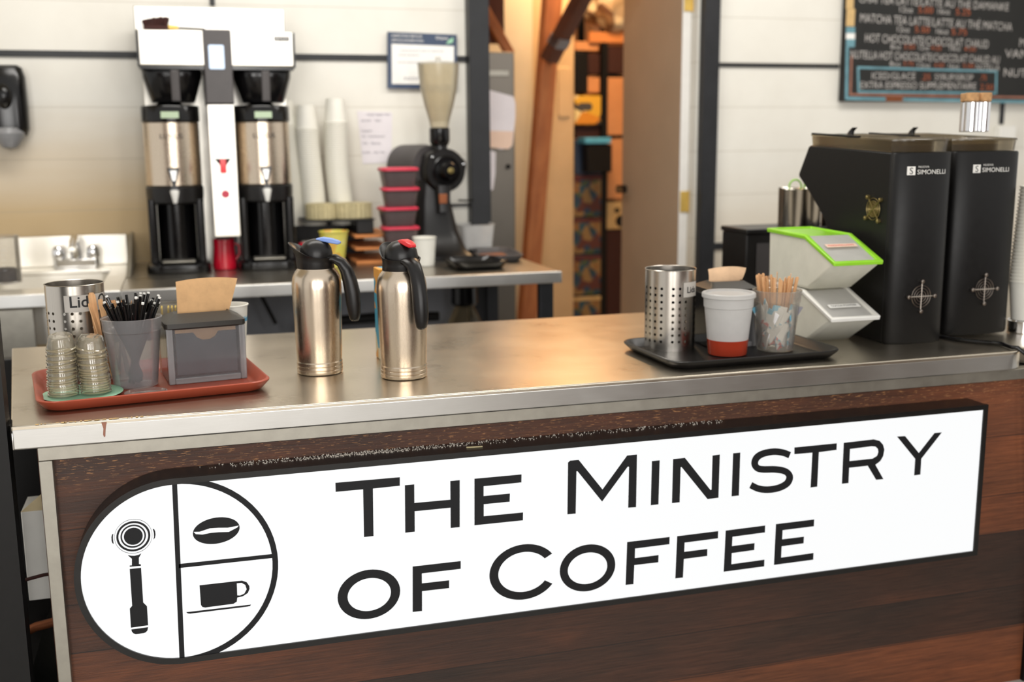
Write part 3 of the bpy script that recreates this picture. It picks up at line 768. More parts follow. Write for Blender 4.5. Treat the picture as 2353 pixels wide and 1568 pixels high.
def carafe(loc, rz, col, label, lab2):
    t = thing('vacuum_carafe', label, 'carafe', loc, rz)
    MB().lathe([(0.05, 0), (0.0535, 0.002), (0.0545, 0.005), (0.0545, 0.011), (0.0528, 0.0125), (0.0545, 0.014), (0.0545, 0.0205), (0.0528, 0.022), (0.0545, 0.0235), (0.0545, 0.03), (0.053, 0.0325), (0.0545, 0.06), (0.0575, 0.18), (0.0585, 0.215), (0.058, 0.228), (0.0555, 0.243), (0.0505, 0.254), (0.0445, 0.2615), (0.0425, 0.265), (0.0425, 0.272)], 64, cap1=False).build('steel_body', 'carafe', t, smooth=30)
    n = 48; loops = []
    for j, (u, rr) in enumerate(((0, 0.0435), (0.02, 0.0438), (0.5, 0.0425), (0.85, 0.0445), (1.0, 0.0465), (1.0, 0.0435), (0.7, 0.039))):
        l = []
        for i in range(n):
            a = 2 * PI * i / n; s = ((1 - math.cos(a)) / 2)
            zt = 0.291 + 0.036 * s ** 3; r = rr + (0.017 * s ** 5) * u * u
            zz = 0.264 + (zt - 0.264) * u + (0 if j < 6 else 0)
            l.append((r * math.cos(a), r * math.sin(a) * (1 - 0.12 * s ** 4 * u), zz))
        loops.append(l)
    MB().loft(loops).build('collar', 'black', t, smooth=50)
    lid = MB(); lid.lathe([(0.036, 0.276), (0.0385, 0.29), (0.0385, 0.300), (0.036, 0.313), (0.030, 0.324), (0.02, 0.332), (0.008, 0.3355), (0.0005, 0.336)], 40, 0.002, 0)
    lid = lid.build('lid', 'black', t, smooth=50)
    lv = MB(); lv.loft([[(x, y, z) for x, y, z in ((X, -w2, Z - h2), (X, w2, Z - h2), (X, w2 * 0.8, Z + h2), (X, -w2 * 0.8, Z + h2))] for X, Z, w2, h2 in ((0.004, 0.333, 0.012, 0.004), (0.02, 0.335, 0.0135, 0.005), (0.04, 0.331, 0.0125, 0.006), (0.055, 0.327, 0.011, 0.005), (0.062, 0.326, 0.007, 0.003))])
    lv.build('thumb_lever', col, lid, bevel=0.003, seg=3, label=lab2)
    hd = MB().tube([(0.025, 0, 0.288), (0.045, 0, 0.287), (0.062, 0, 0.277), (0.073, 0, 0.258), (0.080, 0, 0.232), (0.085, 0, 0.203), (0.0875, 0, 0.175), (0.089, 0, 0.152), (0.089, 0, 0.136), (0.089, 0, 0.131)],
                   [0.009, 0.011, 0.0135, 0.0155, 0.0175, 0.0185, 0.018, 0.0155, 0.012, 0.008], 20, ry=[0.026, 0.022, 0.018, 0.0165, 0.0165, 0.0175, 0.0175, 0.0155, 0.012, 0.008], up=(0, 0, 1))
    hd.build('handle', 'black', t, smooth=60)
    t.scale = (1, 1, 0.955)
    return t
carafe((0.281, 2.588, CT), R_(-20), 'blue', 'steel vacuum carafe with blue thumb lever, handle to the right', 'blue lever')
carafe((0.464, 2.476, CT), R_(-72), 'red', 'steel vacuum carafe with red thumb lever, handle turned to the front', 'red lever')

tb = thing('printed_carton', 'teal and orange printed carton behind the red-lever carafe', 'carton', (0.472, 2.70, CT), R_(4))
MB().box(-0.03, -0.03, 0, 0.05, 0.03, 0.232).build('carton_body', 'teabox', tb, bevel=0.002)

def text_on_cyl(mb, s, R, zc, th0, size):
    me = text_mesh(s, size, 0, 'LEFT', 0.0005)
    mb.add([((R) * math.cos(th0 + v.co.x / R), (R) * math.sin(th0 + v.co.x / R), zc + v.co.y) for v in me.vertices], [tuple(p.vertices) for p in me.polygons]); bpy.data.meshes.remove(me)
def lids_holder(loc, rz, h, R, label, txt, th0, w_, zc, tsize):
    t = thing('perforated_holder', label, 'holder', loc, rz)
    MB().lathe([(R, 0.0), (R, h), (R + 0.0015, h + 0.001), (R + 0.0005, h + 0.002), (R - 0.0012, h + 0.001), (R - 0.0012, 0.004), (0.001, 0.004)], 72, cap0=False).build('steel_sleeve', 'perf', t, smooth=30)
    n = 14; Rr = R + 0.0012; tp = MB(); l0 = []; l1 = []
    for i in range(n + 1):
        a = th0 - 0.01 / R + (w_ + 0.012) / R * i / n
        l0.append((Rr * math.cos(a), Rr * math.sin(a), zc - 0.014)); l1.append((Rr * math.cos(a), Rr * math.sin(a), zc + 0.024))
    tp.add(l0 + l1, [(i, i + 1, n + 2 + i, n + 1 + i) for i in range(n)])
    tl = tp.build('tape_label', 'tape', t, label='pale tape label')
    tx = MB(); text_on_cyl(tx, txt, R + 0.0018, zc - 0.003, th0, tsize); tx.build('lettering', 'ink', tl)
    return t
# the dark lids stacked inside each holder
def lid_pile(name, loc, R, h, n, label, group):
    l0 = MB().lathe([(R - 0.004, 0.0), (R, 0.001), (R, 0.005), (R - 0.004, 0.006), (R - 0.008, 0.002), (R - 0.012, 0.001)], 32)
    o = l0.build(name, 'mblack', loc=loc); tag(o, label, 'cup lid', group)
    for k in range(1, n):
        dup(o, (loc[0] + random.uniform(-.001, .001), loc[1] + random.uniform(-.001, .001), loc[2] + k * h))
lids_holder((-0.262, 2.665, TZ), 0, 0.225, 0.064, 'perforated steel lid holder standing behind the stacked clear lids', 'Lids On', R_(-97), 0.092, 0.181, 0.036)
lids_holder((1.192, 2.580, TZ), 0, 0.208, 0.0655, 'perforated steel lid holder on the black tray, marked with small tape', 'Lids', R_(-76), 0.042, 0.155, 0.022)
lid_pile('black_cup_lid', (1.192, 2.58, TZ + 0.12), 0.055, 0.012, 7, 'black plastic cup lid stacked inside the perforated holder on the black tray', 'black lids in the perforated holder')

# mint plate with two leaning stacks of clear lids
pl = thing('mint_plate', 'small mint green plate on the terracotta tray', 'plate', (-0.245, 2.482, TZ))
MB().lathe([(0.045, 0), (0.05, 0.001), (0.083, 0.006), (0.0845, 0.007), (0.083, 0.008), (0.05, 0.0035), (0.001, 0.003)], 56).build('plate_body', 'mint', pl, smooth=60)
def clear_lid(R=0.0298):
    b = MB(); b.lathe([(R - 0.0005, 0.0046), (R - 0.004, 0.024), (R - 0.007, 0.029), (0.001, 0.030)], 32, cap0=False)
    b.cur = 1; b.lathe([(R, 0), (R + 0.0026, 0.0006), (R + 0.0026, 0.0024), (R - 0.0003, 0.0042)], 32, cap0=False, cap1=False)
    return b
M['lidrim'] = clear('clear_lid_rim', 'ffffff', 0.34, 0.06, 2.2, 'ffefc4', 0.4)
o = clear_lid().build('clear_dome_lid', ['clear2', 'lidrim'], loc=(-0.283, 2.479, TZ + 0.007))
tag(o, 'clear domed cup lid in the left leaning stack on the mint plate', 'lid', 'left stack of clear lids')
for st, (x, y, n) in enumerate(((-0.283, 2.479, 18), (-0.2175, 2.483, 17))):
    for k in range(n):
        if st == 0 and k == 0: continue
        lean = 0.0016 * (k / 10) ** 2 * (1 if st == 0 else -1)
        c = dup(o, (x + lean + random.uniform(-.0008, .0008), y, TZ + 0.0072 + k * 0.0060), (random.uniform(-.03, .03), R_(1.2 * k * (1 if st == 0 else -1)) * 0.5, random.uniform(0, 6)))
        if st: c['label'] = 'clear domed cup lid in the right leaning stack on the mint plate'; c['group'] = 'right stack of clear lids'
dl = MB().lathe([(0.044, 0), (0.045, 0.001), (0.045, 0.008), (0.0425, 0.009), (0.041, 0.005), (0.036, 0.003), (0.001, 0.003)], 40).build('flat_clear_lid', 'clear', loc=(-0.112, 2.442, TZ + 0.0005))
tag(dl, 'single flat clear lid lying on the terracotta tray', 'lid')

def cup(name, label, cat, loc, r0, r1, h, m, n=48, rim=0.002, part='cup_body', thick=0.001, band=True, rz=0):
    t = thing(name, label, cat, loc, rz)
    prof = [(r0 - 0.004, 0), (r0, 0.002), (r0, 0.004)]
    if band: prof += [(r0 + (r1 - r0) * 0.8, h * 0.8), (r0 + (r1 - r0) * 0.8 + 0.002, h * 0.81)]
    prof += [(r1, h - 0.004), (r1 + rim, h - 0.003), (r1 + rim, h - 0.0005), (r1, h), (r1 - thick, h - 0.002), (r0 - thick, 0.004), (0.001, 0.0035)]
    MB().lathe(prof, n).build(part, m, t, smooth=40)
    return t
cup('deli_cup', 'frosted deli cup filled with black straws on the terracotta tray', 'cup', (-0.137, 2.555, TZ), 0.048, 0.064, 0.158, 'frost')
st0 = None
random.seed(11)
def straw(loc, rot, first):
    if first is None:
        t = thing('drinking_straw', 'black drinking straw standing in the frosted deli cup', 'straw', loc, 0, 'black straws in the deli cup')
        MB().lathe([(0.0032, 0), (0.0032, 0.187), (0.001, 0.1872)], 10, cap0=True, cap1=True).build('tube', 'gblack', t)
        MB().lathe([(0.0033, 0.1875), (0.0033, 0.1915), (0.0006, 0.1917)], 10).build('open_end', 'white', t, label='pale open end')
        t.rotation_euler = rot; return t
    return dup(first, loc, rot)
def lean(az, tilt): return (Vector((math.cos(az) * math.sin(tilt), math.sin(az) * math.sin(tilt), math.cos(tilt)))).to_track_quat('Z', 'Y').to_euler()
for k in range(46):
    az = random.uniform(0, 2 * PI); r = random.uniform(0.4, 1.0) ** 0.6; tilt = R_(3 + 21 * r)
    bx = -0.137 - math.cos(az) * 0.014; by = 2.555 - math.sin(az) * 0.014
    z0 = TZ + 0.006 + random.uniform(0, 0.022)
    s = straw((bx, by, z0), lean(az, tilt), st0)
    if st0 is not None and k % 5 in (1, 3, 4):
        for ch in children(s):
            if ch.name.startswith('open_end'): bpy.data.objects.remove(ch)
    if st0 is None: st0 = s
# clear cup of wooden stirrers behind the straws
cup('clear_cup', 'clear plastic cup of wooden stir sticks behind the straw cup', 'cup', (-0.168, 2.655, TZ), 0.035, 0.046, 0.142, 'clear')
def stir(loc, rot, first, label, group, L=0.18):
    if first is None:
        o = MB().loft([[(-0.0034, -0.0007, z), (0.0034, -0.0007, z), (0.0034, 0.0007, z), (-0.0034, 0.0007, z)] for z in (0, L - 0.004)] + [[(-0.002, -0.0007, L), (0.002, -0.0007, L), (0.002, 0.0007, L), (-0.002, 0.0007, L)]]).build('stir_stick', 'stick', loc=loc)
        o.rotation_euler = rot; return tag(o, label, 'stir stick', group)
    return dup(first, loc, rot)
s0 = None
for k in range(9):
    az = R_(180 + random.uniform(-55, 55)) if k < 6 else random.uniform(0, 6.28); tilt = R_(random.uniform(9, 15))
    s0_ = stir((-0.168 - math.cos(az) * 0.016, 2.655 - math.sin(az) * 0.016, TZ + 0.005), lean(az, tilt), s0, 'wooden stir stick leaning in the clear cup behind the straws', 'stir sticks behind the straw cup')
    s0 = s0 or s0_
# long wooden sticks leaning in front, left of the straw cup
lg = None
for k, (px0, py0, px1, py1) in enumerate(((203, 690, 262, 868), (226, 672, 272, 862), (214, 700, 240, 850))):
    A0 = ony(px1, py1, 2.585); A1 = ony(px0, py0, 2.60 + 0.004 * k)
    d_ = A1 - A0
    if lg is None:
        lg = MB().loft([[(-0.0085, -0.001, z), (0.0085, -0.001, z), (0.0085, 0.001, z), (-0.0085, 0.001, z)] for z in (0, 0.17)] + [[(-0.005, -0.001, 0.177), (0.005, -0.001, 0.177), (0.005, 0.001, 0.177), (-0.005, 0.001, 0.177)]]).build('tall_stick', 'stick', loc=(A0.x, A0.y, max(A0.z, TZ + 0.002)))
        tag(lg, 'broad wooden stick leaning between the lid stacks and the straw cup', 'stir stick', 'broad sticks left of the straw cup'); q_ = lg
    else: q_ = dup(lg, (A0.x, A0.y, max(A0.z, TZ + 0.002)))
    q_.rotation_euler = d_.to_track_quat('Z', 'Y').to_euler()

# yellow packet bundle and paper cup behind the napkins
yp = thing('sugar_caddy', 'clear tub with yellow sweetener packets behind the napkin dispenser', 'tub', (-0.045, 2.70, TZ))
MB().loft([rrect(0.085, 0.05, 0.01, 0), rrect(0.095, 0.058, 0.012, 0.165), rrect(0.09, 0.053, 0.01, 0.165), rrect(0.08, 0.046, 0.01, 0.003)]).build('tub_body', 'clear', yp)
o = None
for k in range(7):
    loc = (-0.075 + k * 0.011, 2.70, TZ + 0.006)
    if o is None:
        o = MB().box(-0.002, -0.02, 0, 0.002, 0.02, 0.15).build('sweetener_packet', 'yellow', loc=loc, bevel=0.0015); tag(o, 'yellow sweetener packet in the tub behind the napkin dispenser', 'packet', 'yellow packets')
    else: dup(o, loc, (0, R_(random.uniform(-4, 4)), 0))
pc = cup('paper_cup', 'white paper cup with blue print behind the napkin dispenser', 'cup', (0.082, 2.69, TZ), 0.03, 0.042, 0.156, 'cup', band=False, rim=0.0025)
b_ = MB()
for k in range(12):
    a = R_(-120 + k * 11); Rr = 0.0395
    b_.add([(Rr * math.cos(a), Rr * math.sin(a), 0.115), (Rr * math.cos(a + .19), Rr * math.sin(a + .19), 0.115), (Rr * 1.02 * math.cos(a + .19), Rr * 1.02 * math.sin(a + .19), 0.128 + 0.006 * (k % 3)), (Rr * 1.02 * math.cos(a), Rr * 1.02 * math.sin(a), 0.123)], [(0, 1, 2, 3)])
b_.build('printed_band', 'skyblue', pc)

def napkin_box(loc, rz, w_, d_, h, label, napl, nm, nw=0.31, nh=0.085, nsk=0.0):
    t = thing('napkin_dispenser', label, 'napkin dispenser', loc, rz)
    MB().box(-w_ / 2, -d_ / 2 + 0.012, 0, w_ / 2, d_ / 2 - 0.004, h).build('housing', 'gblack', t, bevel=0.004)
    MB().loft([rrect(w_ - 0.004, d_ - 0.002, 0.006, h - 0.002), rrect(w_ + 0.004, d_ + 0.004, 0.008, h + 0.001), rrect(w_ + 0.004, d_ + 0.004, 0.008, h + 0.012), rrect(w_ * 0.80, d_ * 0.62, 0.01, h + 0.022), rrect(w_ * 0.70, d_ * 0.32, 0.01, h + 0.028), rrect(w_ * 0.66, d_ * 0.10, 0.004, h + 0.024)]).build('roof', 'roofbrown', t, smooth=30)
    # clear front cover with its pusher plate
    fy = -d_ / 2
    cv = MB(); cv.box(-w_ / 2, fy, 0, -w_ / 2 + 0.014, fy + 0.012, h); cv.box(w_ / 2 - 0.014, fy, 0, w_ / 2, fy + 0.012, h); cv.box(-w_ / 2 + 0.014, fy, 0, w_ / 2 - 0.014, fy + 0.012, 0.014)
    cv.build('cover_frame', 'coverframe', t, bevel=0.002)
    MB().box(-w_ / 2 + 0.014, fy + 0.003, 0.014, w_ / 2 - 0.014, fy + 0.005, h).build('cover_window', 'coverglass', t)
    hw = w_ / 2 - 0.02; pt = h - 0.012
    MB().prism([(-hw, 0.02), (hw, 0.02), (hw, pt), (0.028, pt), (0.02, pt - 0.012), (0.008, pt - 0.018), (-0.008, pt - 0.018), (-0.02, pt - 0.012), (-0.028, pt), (-hw, pt)], fy + 0.0062, fy + 0.0085, 'y').build('pusher_plate', 'slategrey', t)
    MB().box(-hw, fy + 0.0088, 0.02, hw, fy + 0.0118, h - 0.004).build('visible_napkins', nm, t)
    # the napkin pulled up through the slot: a folded sheet that stands up
    n = MB(); k = 10; ww = w_ * nw
    front_ = []; back = []
    for j in range(k + 1):
        v = j / k; z = h + 0.018 + v * nh; wj = ww * (1 + 0.22 * v) ; yy = 0.004 + 0.018 * v * v
        row = []
        for i in range(13):
            u = -1 + i / 6; zz = z + (0.006 * (1 - u * u)) * v
            row.append((u * wj + nsk + 0.016 * v, yy + 0.006 * (1 - abs(u)) * (1 - v * 0.3) * -1, zz))
        front_.append(row)
    m_ = 13
    vs = [p for r in front_ for p in r]; vs2 = [(x, y + 0.0012, z) for x, y, z in vs]
    fs = [(j * m_ + i, j * m_ + i + 1, (j + 1) * m_ + i + 1, (j + 1) * m_ + i) for j in range(k) for i in range(m_ - 1)]
    n.add(vs, fs); n.add(vs2, [f[::-1] for f in fs])
    o = n.build('paper_napkin', nm, loc=loc, smooth=80); o.rotation_euler = (0, 0, rz)
    tag(o, napl, 'napkin')
    return t
napkin_box((0.013, 2.605, TZ), R_(8), 0.175, 0.135, 0.128, 'black napkin dispenser with clear front on the terracotta tray', 'brown paper napkin sticking up from the dispenser on the terracotta tray', 'kraft', nw=0.33, nh=0.078, nsk=0.006)
napkin_box((1.352, 2.585, TZ), R_(-2), 0.135, 0.125, 0.142, 'black napkin dispenser behind the red drink on the black tray', 'pale brown napkin standing in the dispenser on the black tray', 'kraft2', nw=0.335, nh=0.038)

# covered cup with red liquid
rc = cup('deli_cup', 'lidded frosted deli cup with red liquid on the black tray', 'cup', (1.294, 2.452, TZ), 0.048, 0.063, 0.152, 'frost2')
MB().lathe([(0.0455, 0.0045), (0.0495, 0.040), (0.001, 0.040)], 40).build('red_drink', 'redliquid', rc)
MB().lathe([(0.0485, 0.002), (0.0492, 0.005), (0.0522, 0.040), (0.0513, 0.0405), (0.048, 0.004)], 48, cap0=False, cap1=False).build('tinted_wall', 'redliquid', rc)
MB().lathe([(0.0655, 0.146), (0.0675, 0.148), (0.0675, 0.157), (0.065, 0.159), (0.058, 0.159), (0.056, 0.155), (0.001, 0.155)], 48, cap0=False).build('cup_lid', 'frost2', rc, label='milky plastic lid')

sc_ = cup('deli_cup', 'clear cup of sugar packets and wooden stir sticks on the black tray', 'cup', (1.437, 2.462, TZ), 0.045, 0.061, 0.158, 'clear')
random.seed(5)
p0 = None
for k in range(26):
    a = R_(-90 + random.uniform(-100, 100)); rr = random.uniform(0.014, 0.034); z = TZ + 0.008 + random.uniform(0, 0.085)
    rr += z * 0 + 0.012 * (z - TZ) / 0.1
    loc = (1.437 + rr * math.cos(a), 2.462 + rr * math.sin(a), z); rot = (random.uniform(-0.15, 0.15), random.uniform(-0.6, 0.6), a + PI / 2 + random.uniform(-.2, .2))
    if p0 is None:
        p0 = MB().loft([rrect(0.032, 0.004, 0.0015, 0), rrect(0.034, 0.0012, 0.0005, 0.002), rrect(0.033, 0.007, 0.003, 0.024), rrect(0.034, 0.0012, 0.0005, 0.047)]).build('sugar_packet', 'packet', loc=loc)
        p0.rotation_euler = rot; tag(p0, 'white sugar packet with red and blue print in the clear cup on the black tray', 'sugar packet', 'sugar packets in the clear cup')
    else: dup(p0, loc, rot)
s0 = None
for k in range(44):
    az = random.uniform(0, 6.28); r = random.uniform(0.1, 1) ** 0.5; tilt = R_(1 + 8.5 * r)
    q_ = stir((1.437 + math.cos(az) * 0.026 * r, 2.466 + math.sin(az) * 0.026 * r, TZ + 0.008 + random.uniform(0, 0.022)), lean(az, tilt), s0, 'wooden stir stick in the clear cup on the black tray', 'stir sticks in the clear cup', 0.17)
    q_.rotation_euler.rotate_axis('Z', random.uniform(0, 3)); s0 = s0 or q_
s0 = None
for k in range(7):
    az = R_(random.uniform(-150, -30)); tilt = R_(random.uniform(10, 22))
    loc = (1.445 + 0.003 * k - 0.01, 2.436, TZ + 0.05); 
    if s0 is None:
        s0 = MB().box(-0.002, -0.001, 0, 0.002, 0.001, 0.075).build('wrapped_toothpick', 'greyink', loc=loc); tag(s0, 'thin grey wrapped pick leaning inside the clear cup', 'pick', 'wrapped picks'); s0.rotation_euler = (0.1, R_(25), 0)
    else: dup(s0, loc, (0.1, R_(25 + k), 0))

# two stacked storage bins
def bin_(z0, h, rimmat, label, lab2, txt):
    t = thing('storage_bin', label, 'storage bin', (1.655, 2.56, z0))
    W = 0.069
    prof = [(0.0, 0.0), (0.21, 0.0), (0.215, h - 0.006), (0.02, h - 0.012), (-0.118, h * 0.54), (-0.112, h * 0.48)]   # (y, z)
    rings = []
    for x, k in ((-W, 1), (W, 1)):
        rings.append([(x, y, z) for y, z in prof])
    b = MB(); v = rings[0] + rings[1]; n = len(prof)
    fs = [(0, 5, 4, 3, 2, 1), tuple(n + i for i in range(n))]
    for i in range(n):
        if i in (2, 3): continue      # the mouth and the top are closed by the lid
        j = (i + 1) % n; fs.append((i, j, j + n, i + n))
    b.add(v, fs); b.build('bin_body', 'frost3', t, bevel=0.008, seg=3)
    # rim that runs round the top and the sloping mouth
    path = [(0.218, h - 0.004), (0.02, h - 0.008), (-0.124, h * 0.54 + 0.002)]
    def lidring(off, dz, wd):
        P = []
        for s in (-1, 1):
            seq = path if s < 0 else path[::-1]
            for (y, z) in seq: P.append((s * wd, y + (off if y > 0.1 else (-off if y < -0.05 else 0)), z + dz))
        return P
    W2 = W + 0.004
    rim = MB(); rim.loft([lidring(0.002, -0.006, W2), lidring(0.004, 0.004, W2 + 0.001), lidring(-0.010, 0.006, W2 - 0.011), lidring(-0.012, 0.0, W2 - 0.012)], False, False)
    rim.build('lid_rim', rimmat, t, bevel=0.003, seg=2, label=lab2)
    pn = MB(); o1 = lidring(-0.011, 0.001, W2 - 0.0115)
    pn.add([o1[i] for i in (0, 1, 4, 5)], [(0, 1, 2, 3)]); pn.build('lid_top', rimmat if rimmat == 'green' else 'frost2', t)
    pn = MB(); pn.add([o1[i] for i in (1, 2, 3, 4)], [(0, 1, 2, 3)]); fw_ = pn.build('flap_window', 'frost2', t)
    # name strip on the sloping flap
    Z0 = Vector((0, 0.02, h - 0.008)); Z1 = Vector((0, -0.124, h * 0.54)); dv = (Z1 - Z0).normalized(); nn = Vector((0, -dv.z, dv.y)); nn = nn if nn.z > 0 else -nn
    f0 = 0.42 if rimmat == 'green' else 0.60
    c = Z0 + (Z1 - Z0) * f0 + nn * 0.006; s_ = MB(); hx = 0.046
    q = [c + Vector((-hx, 0, 0)) - dv * 0.008, c + Vector((hx, 0, 0)) - dv * 0.008, c + Vector((hx, 0, 0)) + dv * 0.008, c + Vector((-hx, 0, 0)) + dv * 0.008]
    s_.add([tuple(p) for p in q] + [tuple(p - nn * 0.001) for p in q], [(0, 1, 2, 3), (7, 6, 5, 4), (0, 4, 5, 1), (1, 5, 6, 2), (2, 6, 7, 3), (3, 7, 4, 0)])
    ns_ = s_.build('name_strip', 'peach' if rimmat == 'green' else 'paper', t)
    me = text_mesh(txt, 0.011); tx = MB()
    xs = [v_.co.x for v_ in me.vertices]; x0 = min(xs); kx = 0.078 / (max(xs) - x0)
    tx.add([tuple(c + Vector((-0.04 + (v_.co.x - x0) * kx, 0, 0)) - dv * (v_.co.y - 0.004) + nn * 0.0006) for v_ in me.vertices], [tuple(p.vertices) for p in me.polygons]); bpy.data.meshes.remove(me)
    tx.build('strip_lettering', 'red' if rimmat == 'green' else 'ink', ns_)
    return t
bin_(CT, 0.142, 'white', 'clear storage bin with white rim, bottom of the two bins', 'white rim', 'COCOA POWDER')
bin_(CT + 0.143, 0.148, 'green', 'clear storage bin with lime green lid stacked on top', 'lime green lid', 'MARSHMALLOWS')

# two black espresso grinders
def fan_guard(mb, c, R, axis, rot=0):
    for k in range(1, 5): mb.torus(c, R * k / 4, 0.0012, 36, 6, axis)
    for k in range(4):
        a = rot + k * PI / 2; d = Vector((math.cos(a), 0, math.sin(a))) if axis == 'y' else Vector((0, math.cos(a), math.sin(a)))
        cc = Vector(c); mb.cyl(cc, cc + d * R * 1.38, 0.0018, n=8)
        nv = Vector((0, -1, 0)) if axis == 'y' else Vector((-1, 0, 0))
        e = cc + d * R * 1.38; mb.cyl(e - nv * 0.003, e + nv * 0.004, 0.0058, n=14)
        mb.cyl(e + nv * 0.004, e + nv * 0.006, 0.004, 0.002, n=12)
def grinder(x0, x1, yf, label, logo, side_fan, seed):
    cx = (x0 + x1) / 2; w_ = x1 - x0
    t = thing('espresso_grinder', label, 'coffee grinder', (cx, yf + 0.18, CT))
    # side outline in (y,z), relative to y=2.65, z=CT
    side = [(-0.178, 0.0), (0.13, 0.0), (0.13, 0.06), (0.10, 0.20), (0.098, 0.262), (0.112, 0.298), (0.148, 0.335), (0.215, 0.39), (0.268, 0.428), (0.272, 0.436), (0.222, 0.518), (0.212, 0.522), (-0.178, 0.504)]
    MB().prism(side, -w_ / 2, w_ / 2, 'x').build('side_body', 'mblack', t, bevel=0.004)
    loops = []
    for z in (0.0, 0.006, 0.500, 0.504):
        k_ = 0.003 if z in (0.0, 0.504) else 0
        l = [(w_ / 2 - k_, -0.1785, z)] + [((w_ / 2 - k_) * math.sin(R_(90 - a)) if 0 else (w_ / 2 - k_) * math.cos(R_(a)) ** 0.75 * (1 if a <= 90 else 1), -0.183 - (0.030 - k_) * math.sin(R_(a)), z) for a in range(0, 90, 9)]
        l += [(-x, y, z_) for x, y, z_ in l[::-1]]
        l = l[:11] + [(0, -0.213 + k_, z)] + l[11:]
        loops.append(l)
    MB().loft(loops).build('front_column', 'mblack', t, smooth=40)
    MB().box(-w_ / 2 + 0.012, -0.11, -0.0004, w_ / 2 - 0.012, 0.12, 0.0).build('foot_plate', 'gblack', t)
    # smoked hopper cover with its lid
    hp = MB(); P = lambda k, z: [(-w_ / 2 + k, 0.205 - k, z + 0.016), (-w_ / 2 + k, -0.175 + k, z), (-w_ / 2 + 0.04 + k, -0.203 + k, z), (w_ / 2 - 0.04 - k, -0.203 + k, z), (w_ / 2 - k, -0.175 + k, z), (w_ / 2 - k, 0.205 - k, z + 0.016)]
    hp.loft([P(0.002, 0.505), P(0.0, 0.533), P(0.004, 0.533), P(0.006, 0.505)], False, False)
    hp.build('hopper_cover', 'smoke', t)
    hp = MB(); hp.loft([P(-0.002, 0.5335), P(-0.002, 0.5375), P(0.0, 0.539)]); hp.build('hopper_lid', 'smoke', t)
    hp = MB(); hp.prism([(-0.03, 0.542), (0.205, 0.552), (0.205, 0.558), (-0.03, 0.548)], -w_ / 2 - 0.002, -w_ / 2 + 0.006, 'x'); hp.build('lid_edge', 'gblack', t)
    hp = MB(); hp.loft([rrect(0.018, 0.024, 0.006, 0.545, 4, 0, 0.15), rrect(0.013, 0.018, 0.006, 0.562, 4, 0.004, 0.145), rrect(0.016, 0.008, 0.003, 0.572, 4, 0.008, 0.135)]); hp.build('lid_latch', 'gblack', t)
    be = MB(); be.box(-w_ / 2 + 0.012, -0.17, 0.5065, w_ / 2 - 0.012, 0.02, 0.522); be.build('coffee_beans', 'dirt', t)
    g = MB(); fan_guard(g, (0.0, -0.217, 0.128), 0.029, 'y', R_(90)); g.build('fan_guard', 'guard', t)
    if side_fan:
        g = MB(); fan_guard(g, (-w_ / 2 - 0.003, -0.115, 0.355), 0.029, 'x', R_(50)); sfg = g.build('side_fan_guard', 'bronze', t)
        MB().cyl((-w_ / 2 - 0.0005, -0.115, 0.355), (-w_ / 2 - 0.002, -0.115, 0.355), 0.022, n=28).build('side_fan_hub', 'bronze', sfg)
    lg_ = MB()
    me = text_mesh(logo, 0.021); xs = [v.co.x for v in me.vertices]; xm = min(xs); k_ = 0.088 / (max(xs) - xm)
    def yc(x): # follow the rounded front
        q = min(1, abs(x) / (w_ / 2)); return -0.183 - 0.030 * math.sin(math.acos(q ** (1 / 0.75))) - 0.0014
    lg_.add([(-0.032 + (v.co.x - xm) * k_, yc(-0.032 + (v.co.x - xm) * k_), 0.449 + v.co.y * 0.8) for v in me.vertices], [tuple(p.vertices) for p in me.polygons]); bpy.data.meshes.remove(me)
    me = text_mesh('NUOVA', 0.009)
    lg_.add([(-0.030 + v.co.x, yc(-0.030 + v.co.x), 0.4655 + v.co.y * 0.8) for v in me.vertices], [tuple(p.vertices) for p in me.polygons]); bpy.data.meshes.remove(me)
    lg_.build('maker_lettering', 'white', t)
    bg = MB(); bg.add([(a, yc(a) - 0.0002, c) for a, c in ((-0.060, 0.447), (-0.038, 0.447), (-0.038, 0.469), (-0.060, 0.469))], [(0, 1, 2, 3)])
    bdg = bg.build('maker_badge', 'white', t)
    me = text_mesh('S', 0.024); bs_ = MB(); xs = [v.co.x for v in me.vertices]; xm = (min(xs) + max(xs)) / 2
    bs_.add([(-0.049 + v.co.x - xm, yc(-0.049 + v.co.x - xm) - 0.0008, 0.4495 + v.co.y) for v in me.vertices], [tuple(p.vertices) for p in me.polygons]); bpy.data.meshes.remove(me)
    bs_.build('badge_letter', 'ink', bdg)
    return t
grinder(1.762, 1.938, 2.47, 'black espresso grinder beside the storage bins, brass side vent showing', 'SIMONELLI', True, 1)
grinder(1.995, 2.205, 2.53, 'black espresso grinder at the right edge, behind the cork shakers', 'SIMONELLI', False, 2)
for x, y, l in ((2.185, 2.70, 'left'), (2.225, 2.70, 'right')):
    pass
# three corked metal shakers on the right grinder
k0 = None
for i, (x, y) in enumerate(((2.135, 2.64), (2.173, 2.635), (2.153, 2.68))):
    if k0 is None:
        k0 = thing('cork_shaker', '', 'shaker', (x, y, CT + 0.5565), 0, 'corked shakers on the grinder')
        MB().lathe([(0.016, 0), (0.018, 0.002), (0.018, 0.082), (0.0165, 0.084)], 28).build('metal_body', 'chrome', k0)
        MB().lathe([(0.0175, 0.084), (0.019, 0.086), (0.0195, 0.106), (0.018, 0.108)], 24).build('cork_cap', 'cork', k0); c = k0
    else: c = dup(k0, (x, y, CT + 0.5565))
    c['label'] = ('left corked metal shaker on top of the right espresso grinder', 'right corked metal shaker on top of the right espresso grinder', 'rear corked metal shaker on top of the right espresso grinder')[i]

